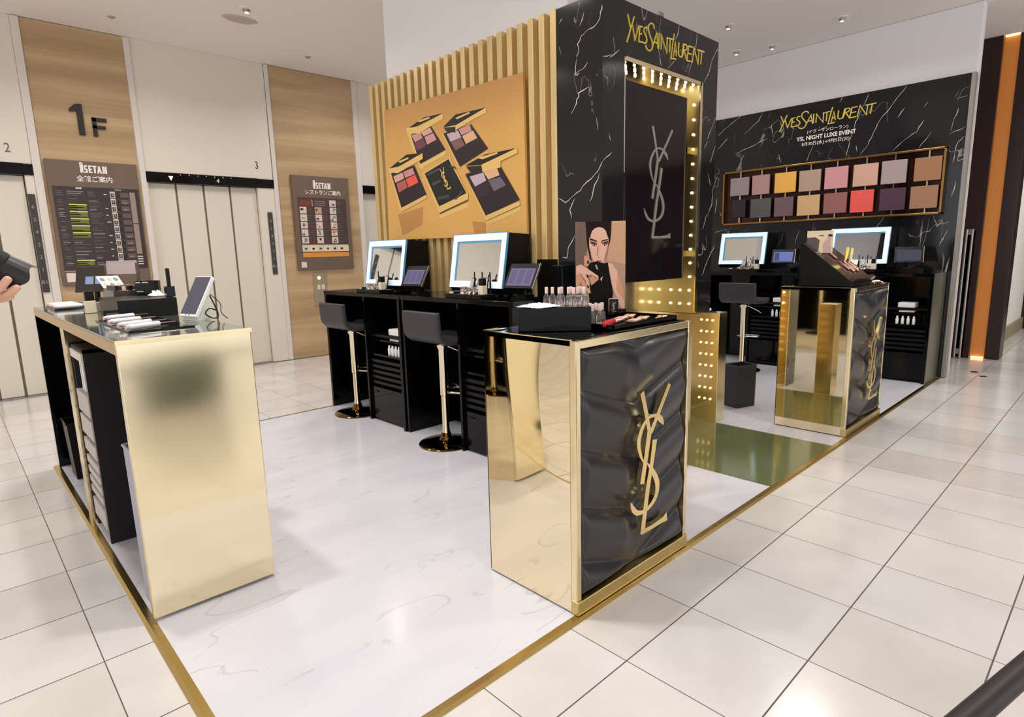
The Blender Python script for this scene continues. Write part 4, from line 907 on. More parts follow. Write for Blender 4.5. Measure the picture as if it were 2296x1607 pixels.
crumple('tissue', (4.60, .10, ZC), .05, .035, .02, 'white tissue on the far gold counter right of the slanted display', 9)
m = MB(); m.box(4.40, 4.56, .055, .085, ZC, ZC+.012); solo(m.build('gold_pen_case', GOLD_TRIM, None, bevel=.002), 'flat gold case at the front edge of the far gold counter', 'case')

# ------------------------------------------------------------------ things on the long left counter
ZB = 1.0338
def pen(loc, rz, label, grp, L=.155):
    t = thing('lip_pen', label, 'pen', loc, grp, rz)
    m = MB(); m.tube([(0, 0, .0115), (L*.62, 0, .0115)], .0112, 10); m.build('barrel', WHITE, t, smooth=True)
    m = MB(); m.tube([(L*.62, 0, .0115), (L*.66, 0, .0115), (L*.98, 0, .0115)], [.006, .004, .0025], 8); m.build('tip', STEEL, t, smooth=True)
    m = MB(); m.tube([(-.012, 0, .0115), (0, 0, .0115)], .0085, 8); m.build('end_cap', PINKCAP, t, smooth=True)
    return t
m = MB(); m.box(.115, .345, 1.33, 1.98, ZB, ZB+.006); o = m.build('pen_tray', BLACK_GLOSS, None, bevel=.002); solo(o, 'flat black tray under the four white pens on the left counter', 'tray')
for k, (x, y) in enumerate(((.145, 1.90), (.125, 1.68), (.125, 1.50), (.125, 1.37))):
    pen((x, y, ZB+.0062), .42, ['white lip pen, farthest of four in the tray by the counter end', 'white lip pen, second farthest of four by the counter end', 'white lip pen, second nearest of four by the counter end', 'white lip pen, nearest of four to the gold counter end'][k], 'white lip pens on the near tray', .20)
m = MB(); m.box(.08, .285, 2.98, 3.42, ZB, ZB+.006); o = m.build('pen_tray', BLACK_GLOSS, None, bevel=.002); solo(o, 'flat black tray under white pens at the far end of the left counter', 'tray')
for k in range(5): pen((.095, 3.02+k*.075, ZB+.0062), .1+.05*k, 'white lip pen in the bunch at the far end of the left counter', 'white lip pens on the far tray', .20)
r = thing('riser_box', 'broad black riser block behind the pens on the left counter', 'riser', (.33, 2.3, ZB))
m = MB(); m.box(.215, .465, 2.02, 2.46, ZB, ZB+.085); m.build('riser_body', BLACK_SATIN, r, bevel=.003)
m = MB(); m.box(.155, .215, 2.02, 2.04, ZB+.03, ZB+.042); m.box(.155, .165, 2.02, 2.04, ZB, ZB+.03); m.build('riser_wing', BLACK_SATIN, r)
ZR = ZB+.0855
# phone display on its white stand
r = thing('phone_display', 'tilted touch display on a white stand near the gold counter end', 'display', (.41, 1.6, ZB))
o_ = Vector((.435, 1.52, ZB))
fr_ = Vector((.50, -.866, 0)); up_ = Vector((.30, .17, .80)).normalized(); rt = Vector((.866, .5, 0))
rt = Vector((math.cos(math.radians(-75)), math.sin(math.radians(-75)), 0)); bk = Vector((-rt.y, rt.x, 0)); up_ = (bk*.5+Vector((0, 0, .866))).normalized()
Fd = frame((.395, 1.62, ZB+.02), rt, up_)
m = MB(); m.fbox(Fd, -.06, .06, 0, .195, -.018, 0); bd = m.build('display_body', WHITE, r, bevel=.003)
m = MB(); m.fbox(Fd, -.057, .057, .012, .191, 0, .001); m.build('screen', mat('phone_screen', (62, 64, 78), .05, spec=.8, emit=(90, 92, 118), es=.16), bd)
m = MB()
for k in (-1, 1): m.lathe(Fd(.012*k, .008, .001), [(.004, 0), (.004, .002)], 8, Matrix((rt, up_, rt.cross(up_))).transposed())
m.build('stud', CHROME, bd)
m = MB(); q = [Fd(.0, .0, -.012), Fd(.0, .13, -.012)]; w2 = .055
base = [Vector((p.x, p.y, ZB)) for p in (Fd(-w2, 0, -.01), Fd(w2, 0, -.01))]; back = [p+bk*.068 for p in base]
top = [Fd(-w2, .13, -.012), Fd(w2, .13, -.012)]
m.add(base+back+top, [(0, 1, 3, 2), (0, 4, 5, 1), (2, 3, 5, 4), (0, 2, 4), (1, 5, 3)]); m.build('white_stand', mat('pale_green_white', (214, 216, 204), .4), r)
m = MB(); p0 = back[1]+Vector((0, 0, .10)); 
m.tube(smooth_path([top[1]+Vector((.004, 0, -.02)), p0+Vector((.02, 0, -.04)), back[1]+Vector((.03, .0, .012)), back[1]+Vector((-.0, -.02, .008)), back[1]+Vector((-.03, -.03, .03)), back[1]+Vector((-.01, -.02, .05)), back[1]+Vector((.02, -.01, .04))], 6), .003, 6)
m.tube(smooth_path([top[1]+Vector((.006, 0, -.015)), p0+Vector((.04, -.01, -.03)), back[1]+Vector((.035, -.03, .03)), back[1]+Vector((.05, -.06, .004))], 6), .002, 6)
m.build('cable', BLACK_MATTE, r, smooth='all')
# objects on the riser
r = thing('black_carton', 'glossy black carton with white print on the left counter riser', 'carton', (.43, 2.42, ZR))
Fk = frame((.425, 2.40, ZR), (.9, -.436, 0), (0, 0, 1))
m = MB(); m.fbox(Fk, -.055, .055, 0, .075, -.05, 0); cb = m.build('carton_body', BLACK_GLOSS, r, bevel=.002)
m = MB(); m.fbox(Fk, -.05, -.028, .064, .068, 0, .0008); m.fbox(Fk, -.02, .008, .064, .068, 0, .0008); m.fbox(Fk, -.048, -.018, .018, .021, 0, .0008); m.build('white_print', WHITE, cb)
crumple('tissue', (.432, 2.24, ZR), .03, .06, .03, 'crumpled white tissues on the left counter riser', 12)
t = thing('mascara_bottle', 'tall black mascara bottle with square base standing behind the touch display', 'mascara', (.535-.08, 2.09, ZR)); o_ = ORG[t.name]
m = MB(); m.box(o_.x-.02, o_.x+.02, o_.y-.02, o_.y+.02, o_.z, o_.z+.052); m.build('bottle_body', BLACK_GLOSS, t, bevel=.002)
m = MB(); m.box(o_.x-.008, o_.x+.008, o_.y-.008, o_.y+.008, o_.z+.052, o_.z+.14); m.build('cap', BLACK_SATIN, t, bevel=.002)
fdn_bottle((.19, 2.57, ZB), 'beige foundation bottle with black cap on the left counter', None, 1.45)
m = MB(); m.box(.215, .28, 2.62, 2.70, ZB, ZB+.05); solo(m.build('beige_box', mat('taupe_card', (150, 134, 122), .5), None, bevel=.003), 'small taupe box right of the beige foundation bottle', 'box')
r = thing('dark_tablet', 'dark tilted tablet with two pale blue tiles at the far left', 'tablet', (.35, 3.25, ZB))
Fd = frame((.315, 3.23, ZB+.085), (.86, -.51, 0), Vector((.20, .33, .92)))
m = MB(); m.fbox(Fd, -.105, .105, 0, .17, -.01, 0); bd = m.build('tablet_body', mat('dark_olive_plastic', (54, 48, 42), .25), r, bevel=.004)
m = MB(); m.fbox(Fd, -.05, -.005, .05, .10, 0, .001); m.fbox(Fd, .005, .05, .05, .10, 0, .001); m.build('screen_tile', mat('pale_blue_tile', (128, 146, 178), .2, emit=(120, 142, 190), es=.2), bd)
m = MB(); m.tube([(.335, 3.28, ZB), (.345, 3.29, ZB+.13)], .016, 8); m.build('tablet_stand', BLACK_SATIN, r, smooth=True)
# mirror-lid palette and tester rows
t = thing('tester_palette', 'open silver tester palette with raised mirrored lid on the left counter', 'palette', (.33, 2.84, ZB)); o_ = ORG[t.name]
m = MB(); m.box(.31, .46, 2.76, 2.925, ZB, ZB+.105); m.build('palette_base', POCKET, t, bevel=.003)
for k in range(6):
    m = MB(); m.box(.315+k*.024, .328+k*.024, 2.765, 2.90, ZB+.105, ZB+.116); m.build('swatch_bar', ROSEGOLD if k % 2 else STEEL, t)
Fl = frame((.375, 2.925, ZB+.11), (.87, -.5, 0), Vector((-.25, .2, .6)))
m = MB(); m.fbox(Fl, -.06, .06, 0, .085, -.006, 0); ld = m.build('lid', CHROME, t, bevel=.002)
for i in range(3):
    for j in range(2):
        m = MB(); m.lathe(Fl(-.035+i*.035, .025+j*.035, .0), [(.012, 0), (.012, .002)], 12, Matrix((Vector((.87, -.5, 0)), Vector((-.25, .2, .6)).normalized(), Vector((.87, -.5, 0)).cross(Vector((-.25, .2, .6)).normalized()))).transposed()); m.build('round_pan', STEEL if (i+j) % 2 else ROSEGOLD, ld)
t = thing('tester_block', 'brown block of striped lip testers in front of the clear acrylic stand', 'tester block', (.36, 2.70, ZB)); 
m = MB(); m.box(.29, .46, 2.50, 2.74, ZB, ZB+.112); m.build('block_body', POCKET, t, bevel=.003)
for k in range(5):
    m = MB(); m.box(.30+k*.032, .318+k*.032, 2.51, 2.73, ZB+.112, ZB+.135); m.build('tester_bar', ROSEGOLD if k % 2 else BLACK_SATIN, t)
t = thing('acrylic_stand', 'clear acrylic leaflet stand at the back of the left counter', 'stand', (.42, 3.05, ZB))
Fa = frame((.445, 3.02, ZB), (.83, -.56, 0), (0, 0, 1))
FROST = mat('frosted_acrylic', (214, 198, 196), .25, trans=.35, ior=1.3)
m = MB(); m.fbox(Fa, -.10, .08, .19, .255, -.003, 0); m.build('front_plate', FROST, t)
m = MB(); m.fbox(Fa, -.10, .07, .235, .27, -.03, -.027); m.build('back_plate', FROST, t)
m = MB(); m.fbox(Fa, -.10, -.09, 0, .255, -.03, 0); m.fbox(Fa, .07, .08, 0, .255, -.03, 0); m.fbox(Fa, -.1, .08, 0, .006, -.06, .02); m.build('stand_leg', mat('smoky_acrylic', (120, 110, 106), .1, trans=.5, ior=1.2), t)
m = MB(); m.box(.40, .46, 3.40, 3.44, ZB, ZB+.17); solo(m.build('grey_box', mat('dark_grey_card', (92, 86, 82), .5), None, bevel=.002), 'plain grey upright box behind the acrylic stand on the left counter', 'box')

# ------------------------------------------------------------------ signs on the lift lobby wall
WF = lambda x, z: FY(WY-.004, x, z)
r = thing('floor_sign', 'large black floor sign reading 1F on the left wood panel', 'sign', (.9, WY-.005, 2.75))
F = FY(WY-.005)
m = MB(); m.prism(F, [(.785, 2.80), (.83, 2.845), (.86, 2.855), (.895, 2.855), (.895, 2.56), (.845, 2.56), (.845, 2.785), (.79, 2.775)], 0, .02); m.build('numeral', INK, r)
m = MB()
for a0, a1, c0, c1 in ((.965, 1.0, 2.56, 2.74), (.965, 1.09, 2.705, 2.74), (.965, 1.075, 2.635, 2.665)): m.fbox(F, a0, a1, c0, c1, 0, .02)
m.build('letter', INK, r)
def isetan(F, x, z, h, parent):
    """block letters of the store sign"""
    b = MB(); u = h/10.0
    cnt = [0]
    def R(a0, a1, c0, c1): cnt[0] += 1; b.fbox(F, x+a0*u, x+a1*u, z+c0*u, z+c1*u, 0, .003+.0004*cnt[0])
    R(0, 3.6, 0, 10.6); R(0, 3.6, 11.5, 13.2); R(0, 1.3, 10.6, 11.5); R(2.3, 3.6, 10.6, 11.5)

    for (a0, a1, c0, c1) in ((4.4, 8.4, 0, 1.8), (6.6, 8.4, 0, 5), (4.4, 8.4, 3.8, 5.4), (4.4, 6.2, 4, 9.6), (4.4, 8.4, 8, 9.8),
                             (9.4, 11.4, 0, 9.8), (9.4, 13.6, 0, 1.9), (9.4, 13.2, 4, 5.8), (9.4, 13.6, 7.9, 9.8), (14.1, 18.7, 7.8, 9.8), (15.4, 17.4, 0, 7.8)): R(a0, a1, c0, c1)
    b.prism(F, [(x+18.9*u, z), (x+20.9*u, z+9.8*u), (x+22.6*u, z+9.8*u), (x+24.6*u, z), (x+22.5*u, z), (x+22*u, z+2.2*u), (x+21.2*u, z+2.2*u), (x+20.8*u, z)], 0, .003)
    R(25.2, 27.1, 0, 9.8); R(28.2, 30.2, 0, 9.8); b.prism(F, [(x+25.2*u, z+9.8*u), (x+27.4*u, z+9.8*u), (x+30.2*u, z), (x+28*u, z)], 0, .002)
    return b.build('store_name', SIGNW, parent)
rb = random.Random(11)
def board(x0, x1, z0, z1, label, zsplit):
    t = thing('directory_board', label, 'sign', ((x0+x1)/2, WY-.01, z0))
    m = MB(); m.box(x0, x1, WY-.045, WY-.004, z0, z1); m.build('board', BROWN, t, bevel=.006)
    return t
MR = dict(c0=(70, 58, 56), c1=(98, 84, 82), c2=(206, 208, 110), c3=(112, 116, 48), c4=(214, 204, 198), c5=(40, 32, 32), c6=(150, 134, 126), c7=(196, 160, 140), c8=(224, 150, 64), c9=(128, 58, 50), c10=(236, 214, 182), c11=(84, 92, 70))
mr = list(MR); MRM = [mat('print_board_'+k, MR[k], .5) for k in mr]
# left directory: floor guide
x0, x1, z0, z1 = .52, 1.30, 1.07, 2.305
t = board(x0, x1, z0, z1, 'tall brown store floor directory on the left wood panel', 2.08)
F = FY(WY-.046)
m = MB(); m.fbox(F, x0+.03, x1-.015, z0+.16, 2.05, 0, .002); m.build('guide_panel', BROWN_D, t)
isetan(F, .80, 2.19, .075, t)
text('store_text', '全館ご案内', .062, (.915, WY-.047, 2.128), (1, 0, 0), (0, 0, 1), SIGNW, t, .0008, bold=.001)
m = MB(); g0, g1 = x0+.05, x1-.03; zt_, zb_ = 2.02, 1.26; rows = 11; rh = (zt_-zb_)/rows
def rr(c, a0, a1, c0, c1, k=0): m.mi = mr.index(c); m.fbox(F, a0, a1, c0, c1, .002, .0032+k*.0003)
for i in range(rows):
    zz = zt_-(i+1)*rh
    for a0, a1 in ((g0, g0+.07), (g0+.09, g0+.24), (g0+.26, g0+.38)):
        for q in range(3):
            if rb.random() < .8: rr('c1' if rb.random() < .7 else 'c6', a0+.004, a0+(a1-a0)*rb.uniform(.45, .95), zz+.012+q*.018, zz+.020+q*.018)
    if 2 <= i <= 6 or i == 10: rr('c2', g0+.095, g0+.245, zz+rh-.012, zz+rh, 1); rr('c3', g0+.095, g0+.24, zz+.014, zz+rh-.014)
    if rb.random() < .7: rr('c4', g0+.40, g0+.40+rb.uniform(.015, .04), zz+.03, zz+.038)
    rr('c4', g0+.455, g0+.50, zz+.004, zz+rh-.004); rr('c5', g0+.461, g0+.494, zz+.01, zz+rh-.02, 1); rr('c6', g0+.47, g0+.487, zz+.02, zz+.045, 2)
    rr('c5', g0+.508, g0+.535, zz+.008, zz+.045); rr('c1', g0+.545, g0+.62, zz+.01, zz+rh-.012)
    if rb.random() < .6: rr('c6', g0+.56, g0+.60, zz+.02, zz+.03, 1)
rr('c6', g0+.63, g0+.68, 1.70, 2.015); rr('c6', g0+.63, g0+.68, 1.38, 1.69)
for q in range(4): rr('c4', g0+.63, g0+.68, 1.27+q*.026, 1.282+q*.026)
rr('c4', g0+.17, g0+.22, 2.03, 2.045); rr('c6', g0+.50, g0+.56, 2.028, 2.042)
m.build('printed_guide', MRM, t)
m = MB(); m.fbox(F, x0+.04, x0+.115, z0+.04, z0+.13, .0, .003); m.build('paper_note', mat('cream_note', (226, 214, 204), .7), t)
m = MB(); m.fbox(F, x0+.03, x1-.4, z0+.145, z0+.15, 0, .004); m.build('note_rail', MRM[mr.index('c7')], t)
# right directory: restaurant guide
x0, x1, z0, z1 = 2.975, 3.758, 1.135, 2.322
t = board(x0, x1, z0, z1, 'brown restaurant directory with food photos on the right wood panel', 2.08)
isetan(F, 3.255, 2.165, .078, t)
text('store_text', 'レストランご案内', .062, (3.385, WY-.047, 2.115), (1, 0, 0), (0, 0, 1), SIGNW, t, .0008, bold=.001)
m = MB(); m.fbox(F, x0+.06, x1-.06, 1.36, 2.05, 0, .0015); m.build('guide_panel', mat('menu_brown', (78, 60, 56), .4), t)
m = MB(); c0 = x0+.075
for col in range(3):
    for row in range(6):
        a0 = c0+col*.205; zz = 1.945-row*.094
        if row == 0 and col == 0: rr('c9', a0, a0+.15, zz, zz+.07); continue
        if row == 0 and col == 1:
            rr('c4', a0-.035, a0-.028, zz, zz+.08)
            for q in range(3): rr('c6', a0, a0+.15, zz+.01+q*.024, zz+.018+q*.024)
            continue
        rr('c4' if rb.random() < .6 else 'c7', a0, a0+.09, zz, zz+.082)
        for q in range(4):
            xx = a0+rb.uniform(.0, .05); z2 = zz+rb.uniform(0, .05); rr(rb.choice(['c5', 'c6', 'c9', 'c7', 'c10']), xx, xx+rb.uniform(.015, .04), z2, z2+rb.uniform(.012, .03), 1+q)
        for q in range(3): rr(rb.choice(['c1', 'c9', 'c11']), a0+.10, a0+.10+rb.uniform(.05, .09), zz+.012+q*.026, zz+.022+q*.026)
rr('c4', x0+.07, x1-.065, 1.452, 1.458)
rr('c8', x0+.07, x1-.065, 1.30, 1.37); rr('c10', x0+.07, x1-.065, 1.36, 1.45)
for q in range(6): rr('c10' if q % 2 else 'c4', x0+.078+q*.1, x0+.163+q*.1, 1.375, 1.44, 1); rr(rb.choice(['c5', 'c8', 'c11']), x0+.10+q*.1, x0+.135+q*.1, 1.395, 1.42, 2)
m.build('printed_menu', MRM, t)
m = MB(); m.fbox(F, x0+.04, x0+.11, z0+.035, z0+.105, .0, .003); m.build('paper_note', MATS['cream_note'], t)
# lift indicators, hall lanterns, numbers
def indicator(x0, x1, label, marks):
    t = thing('floor_indicator', label, 'indicator', (x0, WY, 2.14), 'black lift floor indicators')
    m = MB(); m.box(x0, x1, WY-.012, WY+.058, 2.142, 2.245); m.build('indicator_bar', BLACK_GLOSS, t)
    if marks:
        F2 = FY(WY-.0125)
        m = MB(); m.prism(F2, [(1.60, 2.215), (1.65, 2.215), (1.625, 2.165)], 0, .001); m.build('down_arrow', mat('red_white_arrow', (255, 226, 214), .4, emit=(255, 190, 170), es=.8), t)
        text('numeral', '4', .065, (2.115, WY-.0125, 2.19), (1, 0, 0), (0, 0, 1), mat('dim_green', (190, 206, 170), .4, emit=(190, 210, 170), es=.5), t)
        m = MB()
        for k in range(7): m.fbox(F2, 1.72+k*.09, 1.728+k*.09, 2.228, 2.238, 0, .001)
        m.build('tick', SIGNW, t)
    return t
indicator(-.92, .43, 'black floor indicator above the lift door at the far left', False)
indicator(1.385, 2.765, 'black floor indicator with a lit arrow above the middle lift doors', True)
indicator(3.96, 5.3, 'black floor indicator end peeking out left of the fluted panel', False)
def lantern(x0, x1, z0, z1, label, lift):
    t = thing('lift_sign_strip', label, 'sign', (x0, WY, z0), 'narrow black lift signs')
    m = MB(); m.box(x0, x1, WY-.014, WY-.0005, z0, z1); m.build('strip', mat('grey_black_plate', (58, 54, 52), .3), t, bevel=.002)
    for k in range(7):
        z = z0+.10+k*(z1-z0-.16)/6.5
        text('numeral', ['B1', '1', '2', '3', '4', '5', '6'][k], .05, ((x0+x1)/2, WY-.0145, z), (1, 0, 0), (0, 0, 1), mat('dim_white', (158, 154, 148), .5), t)
    return t
lantern(.355, .412, 1.02, 1.965, 'narrow black floor-number strip beside the far left lift', 2)
lantern(2.655, 2.712, 1.10, 1.855, 'narrow black floor-number strip right of the middle lift doors', 3)
o = text('lift_number', '2', .12, (.262, WY-.001, 2.38), (1, 0, 0), (0, 0, 1), BROWN, None, .002, sx=.8); solo(o, 'dark numeral 2 above the far left lift', 'number')
o = text('lift_number', '3', .12, (2.58, WY-.001, 2.40), (1, 0, 0), (0, 0, 1), INK, None, .002, sx=.72); solo(o, 'dark numeral 3 above the middle lift doors', 'number')
t = thing('call_panel', 'steel call panel with lit button under the restaurant directory', 'switch', (3.26, WY-.004, .7))
m = MB(); m.box(3.17, 3.36, WY-.014, WY-.004, .66, 1.10); m.build('plate', mat('tan_steel_plate', (170, 152, 128), .35, .5), t, bevel=.002)
m = MB(); m.lathe((3.25, WY-.015, 1.03), [(.022, 0), (.022, .006)], 14, Matrix.Rotation(PI/2, 3, 'X')); m.build('lit_button', mat('amber_button', (255, 236, 170), .4, emit=(255, 220, 130), es=2.5), t)
m = MB(); m.box(3.22, 3.26, WY-.017, WY-.014, .88, .94); m.box(3.28, 3.32, WY-.017, WY-.014, .88, .94); m.build('switch_key', IVORY, t)
# ------------------------------------------------------------------ ceiling fittings
def downlight(x, y, z, label, grp=None, rr_=.05):
    t = thing('downlight', label, 'ceiling light', (x, y, z), grp)
    m = MB().lathe((x, y, z-.008), [(rr_+.02, .0079), (rr_+.02, .002), (rr_, 0)], 20); m.build('trim_ring', CEILM, t, smooth=True)
    m = MB().lathe((x, y, z-.03), [(rr_*.5, 0), (rr_*.75, .022)], 14); m.build('lamp_head', STEEL, t, smooth=True)
    m = MB().lathe((x, y, z-.034), [(rr_*.4, 0), (rr_*.4, .004)], 14); m.build('lens', mat('dull_lens', (255, 250, 240), .4, emit=(255, 250, 240), es=1.2), t)
    return t
downlight(2.04, 4.77, CEIL, 'round spotlight in the lobby ceiling beside an oval vent', None)
for x, y, lb_ in ((6.33, 1.72, 'ceiling downlight above the back colour chart, middle of three'), (6.05, .95, 'ceiling downlight closest to the aisle above the back backdrop'), (6.2, 2.05, 'ceiling downlight farthest right of the column top'), (5.4, 1.74, 'ceiling downlight at the very top edge right of the column')):
    downlight(x, y, CEIL2, lb_, 'downlights above the back desks', .04)
m = MB().lathe((2.08, 5.05, CEIL-.012), [(.10, 0), (.12, .012)], 20, Matrix(((1.4, 0, 0), (0, .8, 0), (0, 0, 1)))); solo(m.build('ceiling_vent', mat('vent_beige', (196, 184, 170), .7)), 'flat oval vent in the lobby ceiling', 'vent')
for x, y, lb_ in ((3.07, 5.70, 'small ceiling sensor above the right wood panel'), (1.15, 5.75, 'small ceiling sensor above the left wood panel'), (.65, 5.4, 'small ceiling sensor at the top left corner')):
    m = MB().lathe((x, y, CEIL-.012), [(.02, 0), (.035, .012)], 14); solo(m.build('ceiling_sensor', mat('sensor_grey', (170, 160, 150), .5), None, smooth=True), lb_, 'sensor')
for x, y, lb_ in ((7.05, -.18, 'small dark round floor cap nearest the dark doors'), (6.85, -.28, 'small dark round floor cap on the aisle tiles')):
    m = MB().lathe((x, y, -.0075), [(.035, 0), (.03, .003)], 16); solo(m.build('floor_outlet', BLACK_MATTE), lb_, 'floor cap')
# ------------------------------------------------------------------ barrier rail at the lower right
t = thing('barrier_rail', 'black padded barrier rail crossing the lower right corner', 'barrier', (.2, -1.1, -.008))
p0, p1 = Vector((.649, -1.137, .6)), Vector((.833, -1.179, .6)); dd = (p1-p0).normalized()
m = MB(); m.tube([p0-dd*.55, p0+dd*1.3], .0185, 16); m.build('rail', mat('dark_brown_rail', (40, 34, 32), .45), t, smooth=True)
for q, nm in ((p0-dd*.5, 0), (p0+dd*1.25, 1)):
    m = MB(); m.tube([q, (q.x, q.y, -.002)], .012, 10); m.lathe((q.x, q.y, -.008), [(.10, 0), (.10, .008), (.02, .016)], 20); m.build('post', BLACK_MATTE, t, smooth=True)

# ------------------------------------------------------------------ green seat added out of view for a dark reflection in the counter end
t = thing('reflection_seat', 'dark green padded seat added unseen to give the gold counter end its dark reflection', 'reflection_seat', (1.05, -2.3, -.008))
m = MB(); m.box(.75, 1.35, -2.65, -2.0, .06, .50); m.build('cushion', mat('dark_green_fabric', (74, 88, 70), .8), t, bevel=.04, seg=3)
for sx in (.8, 1.3):
    for sy in (-2.6, -2.05):
        m = MB(); m.box(sx-.02, sx+.02, sy-.02, sy+.02, -.008, .07); m.build('leg', BLACK_SATIN, t)
# ------------------------------------------------------------------ photographer at the left edge
def skin_mesh(name, nodes, edges, m, parent, sub=2):
    """nodes: {key: (xyz, radius)}; edges: chains of keys; grown as one continuous skin"""
    keys = list(nodes); me = bpy.data.meshes.new(name); org = ORG.get(parent.name, Vector()) if parent else Vector()
    es = []
    for ch in edges:
        for a, c in zip(ch[:-1], ch[1:]): es.append((keys.index(a), keys.index(c)))
    me.from_pydata([Vector(nodes[k][0])-org for k in keys], es, [])
    o = bpy.data.objects.new(name, me); COL.objects.link(o)
    if parent: o.parent = parent; ORG[o.name] = org
    sk = o.modifiers.new('skin', 'SKIN'); sk.use_smooth_shade = True
    sv = me.skin_vertices[0].data if me.skin_vertices else None
    if sv is None:
        bpy.context.view_layer.update()
    if not me.skin_vertices:
        me.attributes  # skin layer is created with the modifier
    for i, k in enumerate(keys):
        r_ = nodes[k][1]; r_ = r_ if isinstance(r_, tuple) else (r_, r_)
        me.skin_vertices[0].data[i].radius = r_
    me.skin_vertices[0].data[0].use_root = True
    ss = o.modifiers.new('sub', 'SUBSURF'); ss.levels = sub; ss.render_levels = sub
    me.materials.append(m)
    return o
BX, BY = -.86, .52
person = thing('person', 'person at the left edge holding a black camera, only hands in view', 'person', (BX, BY, -.008))
nodes = {'pelvis': ((BX, BY, .86), (.10, .08)), 'waist': ((BX+.01, BY, 1.0), (.09, .075)), 'chest': ((BX, BY, 1.16), (.10, .08)), 'collar': ((BX, BY, 1.27), (.07, .06)),
         'neck': ((BX+.02, BY, 1.36), .05), 'skull': ((BX+.05, BY, 1.46), (.075, .085)), 'crown': ((BX+.04, BY, 1.545), (.06, .07))}
ch = [['pelvis', 'waist', 'chest', 'collar', 'neck', 'skull', 'crown']]
for s_, nm_ in ((1, 'l'), (-1, 'r')):
    nodes.update({nm_+'hip': ((BX, BY+s_*.09, .76), .06), nm_+'knee': ((BX+.02, BY+s_*.10, .44), .046), nm_+'ankle': ((BX-.01, BY+s_*.10, .07), .038), nm_+'toe': ((BX+.13, BY+s_*.11, .03), (.04, .025)),
                  nm_+'sh': ((BX+.01, BY+s_*.16, 1.25), .045)})
    ch.append(['pelvis', nm_+'hip', nm_+'knee', nm_+'ankle', nm_+'toe']); ch.append(['collar', nm_+'sh'])
# left arm under the lens, right arm on the camera body
nodes.update({'lel': ((-.67, .66, 1.06), .042), 'lwr': ((-.43, .55, 1.22), .027), 'lpalm': ((-.355, .515, 1.252), (.032, .018)),
              'rel': ((-.68, .33, 1.10), .042), 'rwr': ((-.455, .44, 1.345), .027), 'rpalm': ((-.385, .455, 1.385), (.032, .018))})
ch += [['lsh', 'lel', 'lwr', 'lpalm'], ['rsh', 'rel', 'rwr', 'rpalm']]
LH = [('a', [(-.325, .485, 1.245), (-.295, .455, 1.262), (-.272, .447, 1.292)]), ('b', [(-.315, .50, 1.236), (-.275, .458, 1.240), (-.252, .447, 1.268)]), ('c', [(-.310, .515, 1.230), (-.262, .468, 1.228), (-.238, .452, 1.248)]), ('d', [(-.318, .53, 1.232), (-.275, .49, 1.218), (-.25, .468, 1.226)]), ('t', [(-.335, .545, 1.262), (-.305, .556, 1.285), (-.282, .552, 1.30)])]
RH = [('a', [(-.345, .455, 1.405), (-.300, .462, 1.398), (-.270, .468, 1.358)]), ('b', [(-.345, .447, 1.392), (-.310, .440, 1.378), (-.292, .444, 1.345)]), ('c', [(-.35, .44, 1.378), (-.318, .432, 1.358), (-.305, .44, 1.33)]), ('d', [(-.358, .437, 1.365), (-.33, .432, 1.342), (-.32, .44, 1.318)]), ('t', [(-.385, .478, 1.365), (-.378, .495, 1.345), (-.37, .503, 1.325)])]
for base, hd in (('lpalm', LH), ('rpalm', RH)):
    for f_, pts in hd:
        ks = []
        for i, p in enumerate(pts): k = base+f_+str(i); nodes[k] = (p, (.0105, .0095, .0085)[i]); ks.append(k)
        ch.append([base]+ks)
skin_mesh('body', nodes, ch, SKIN, person)
sh = {'hem': ((BX, BY, .83), (.175, .135)), 'pelvis': ((BX, BY, .90), (.17, .13)), 'waist': ((BX+.01, BY, 1.0), (.145, .11)), 'chest': ((BX, BY, 1.17), (.17, .125)), 'collar': ((BX, BY, 1.275), (.115, .09))}
c2 = [['hem', 'pelvis', 'waist', 'chest', 'collar']]
for nm_ in 'lr':
    sh[nm_+'sh'] = (nodes[nm_+'sh'][0], .078); sh[nm_+'el'] = (nodes[nm_+'el'][0], .055)
    w_ = Vector(nodes[nm_+'el'][0]).lerp(Vector(nodes[nm_+'wr'][0]), .8); sh[nm_+'cuff'] = (tuple(w_), .042); c2.append(['collar', nm_+'sh', nm_+'el', nm_+'cuff'])
skin_mesh('shirt', sh, c2, mat('dark_shirt', (40, 40, 46), .8), person)
tr = {'belt': ((BX, BY, .93), (.15, .115)), 'seat': ((BX, BY, .82), (.15, .12))}
c3 = [['belt', 'seat']]
for s_, nm_ in ((1, 'l'), (-1, 'r')):
    tr[nm_+'hip'] = ((BX+.005, BY+s_*.088, .66), .088); tr[nm_+'knee'] = (nodes[nm_+'knee'][0], .072); tr[nm_+'hem'] = ((BX-.005, BY+s_*.10, .10), .06); c3.append(['seat', nm_+'hip', nm_+'knee', nm_+'hem'])
skin_mesh('trousers', tr, c3, mat('navy_trousers', (34, 36, 48), .8), person)
for s_ in (1, -1):
    m = MB(); m.ball((BX+.06, BY+s_*.105, .03), .135, .052, .042, 14, 8); m.box(BX-.07, BX+.18, BY+s_*.105-.045, BY+s_*.105+.045, -.008, .012); m.build('shoe', mat('black_shoe', (24, 22, 22), .4), person, smooth=True)
m = MB()
for s_ in (1, -1): m.ball((BX+.045, BY+s_*.088, 1.46), .018, .010, .028, 8, 6)
m.build('ears', SKIN, person, smooth='all')
m = MB(); m.ball((BX+.03, BY, 1.525), .095, .092, .085, 16, 10); m.build('hair', mat('black_hair', (22, 18, 18), .5), person, smooth='all')
m = MB(); m.ball((BX+.122, BY, 1.455), .016, .013, .022, 8, 6); m.build('nose', SKIN, person, smooth='all')
m = MB()
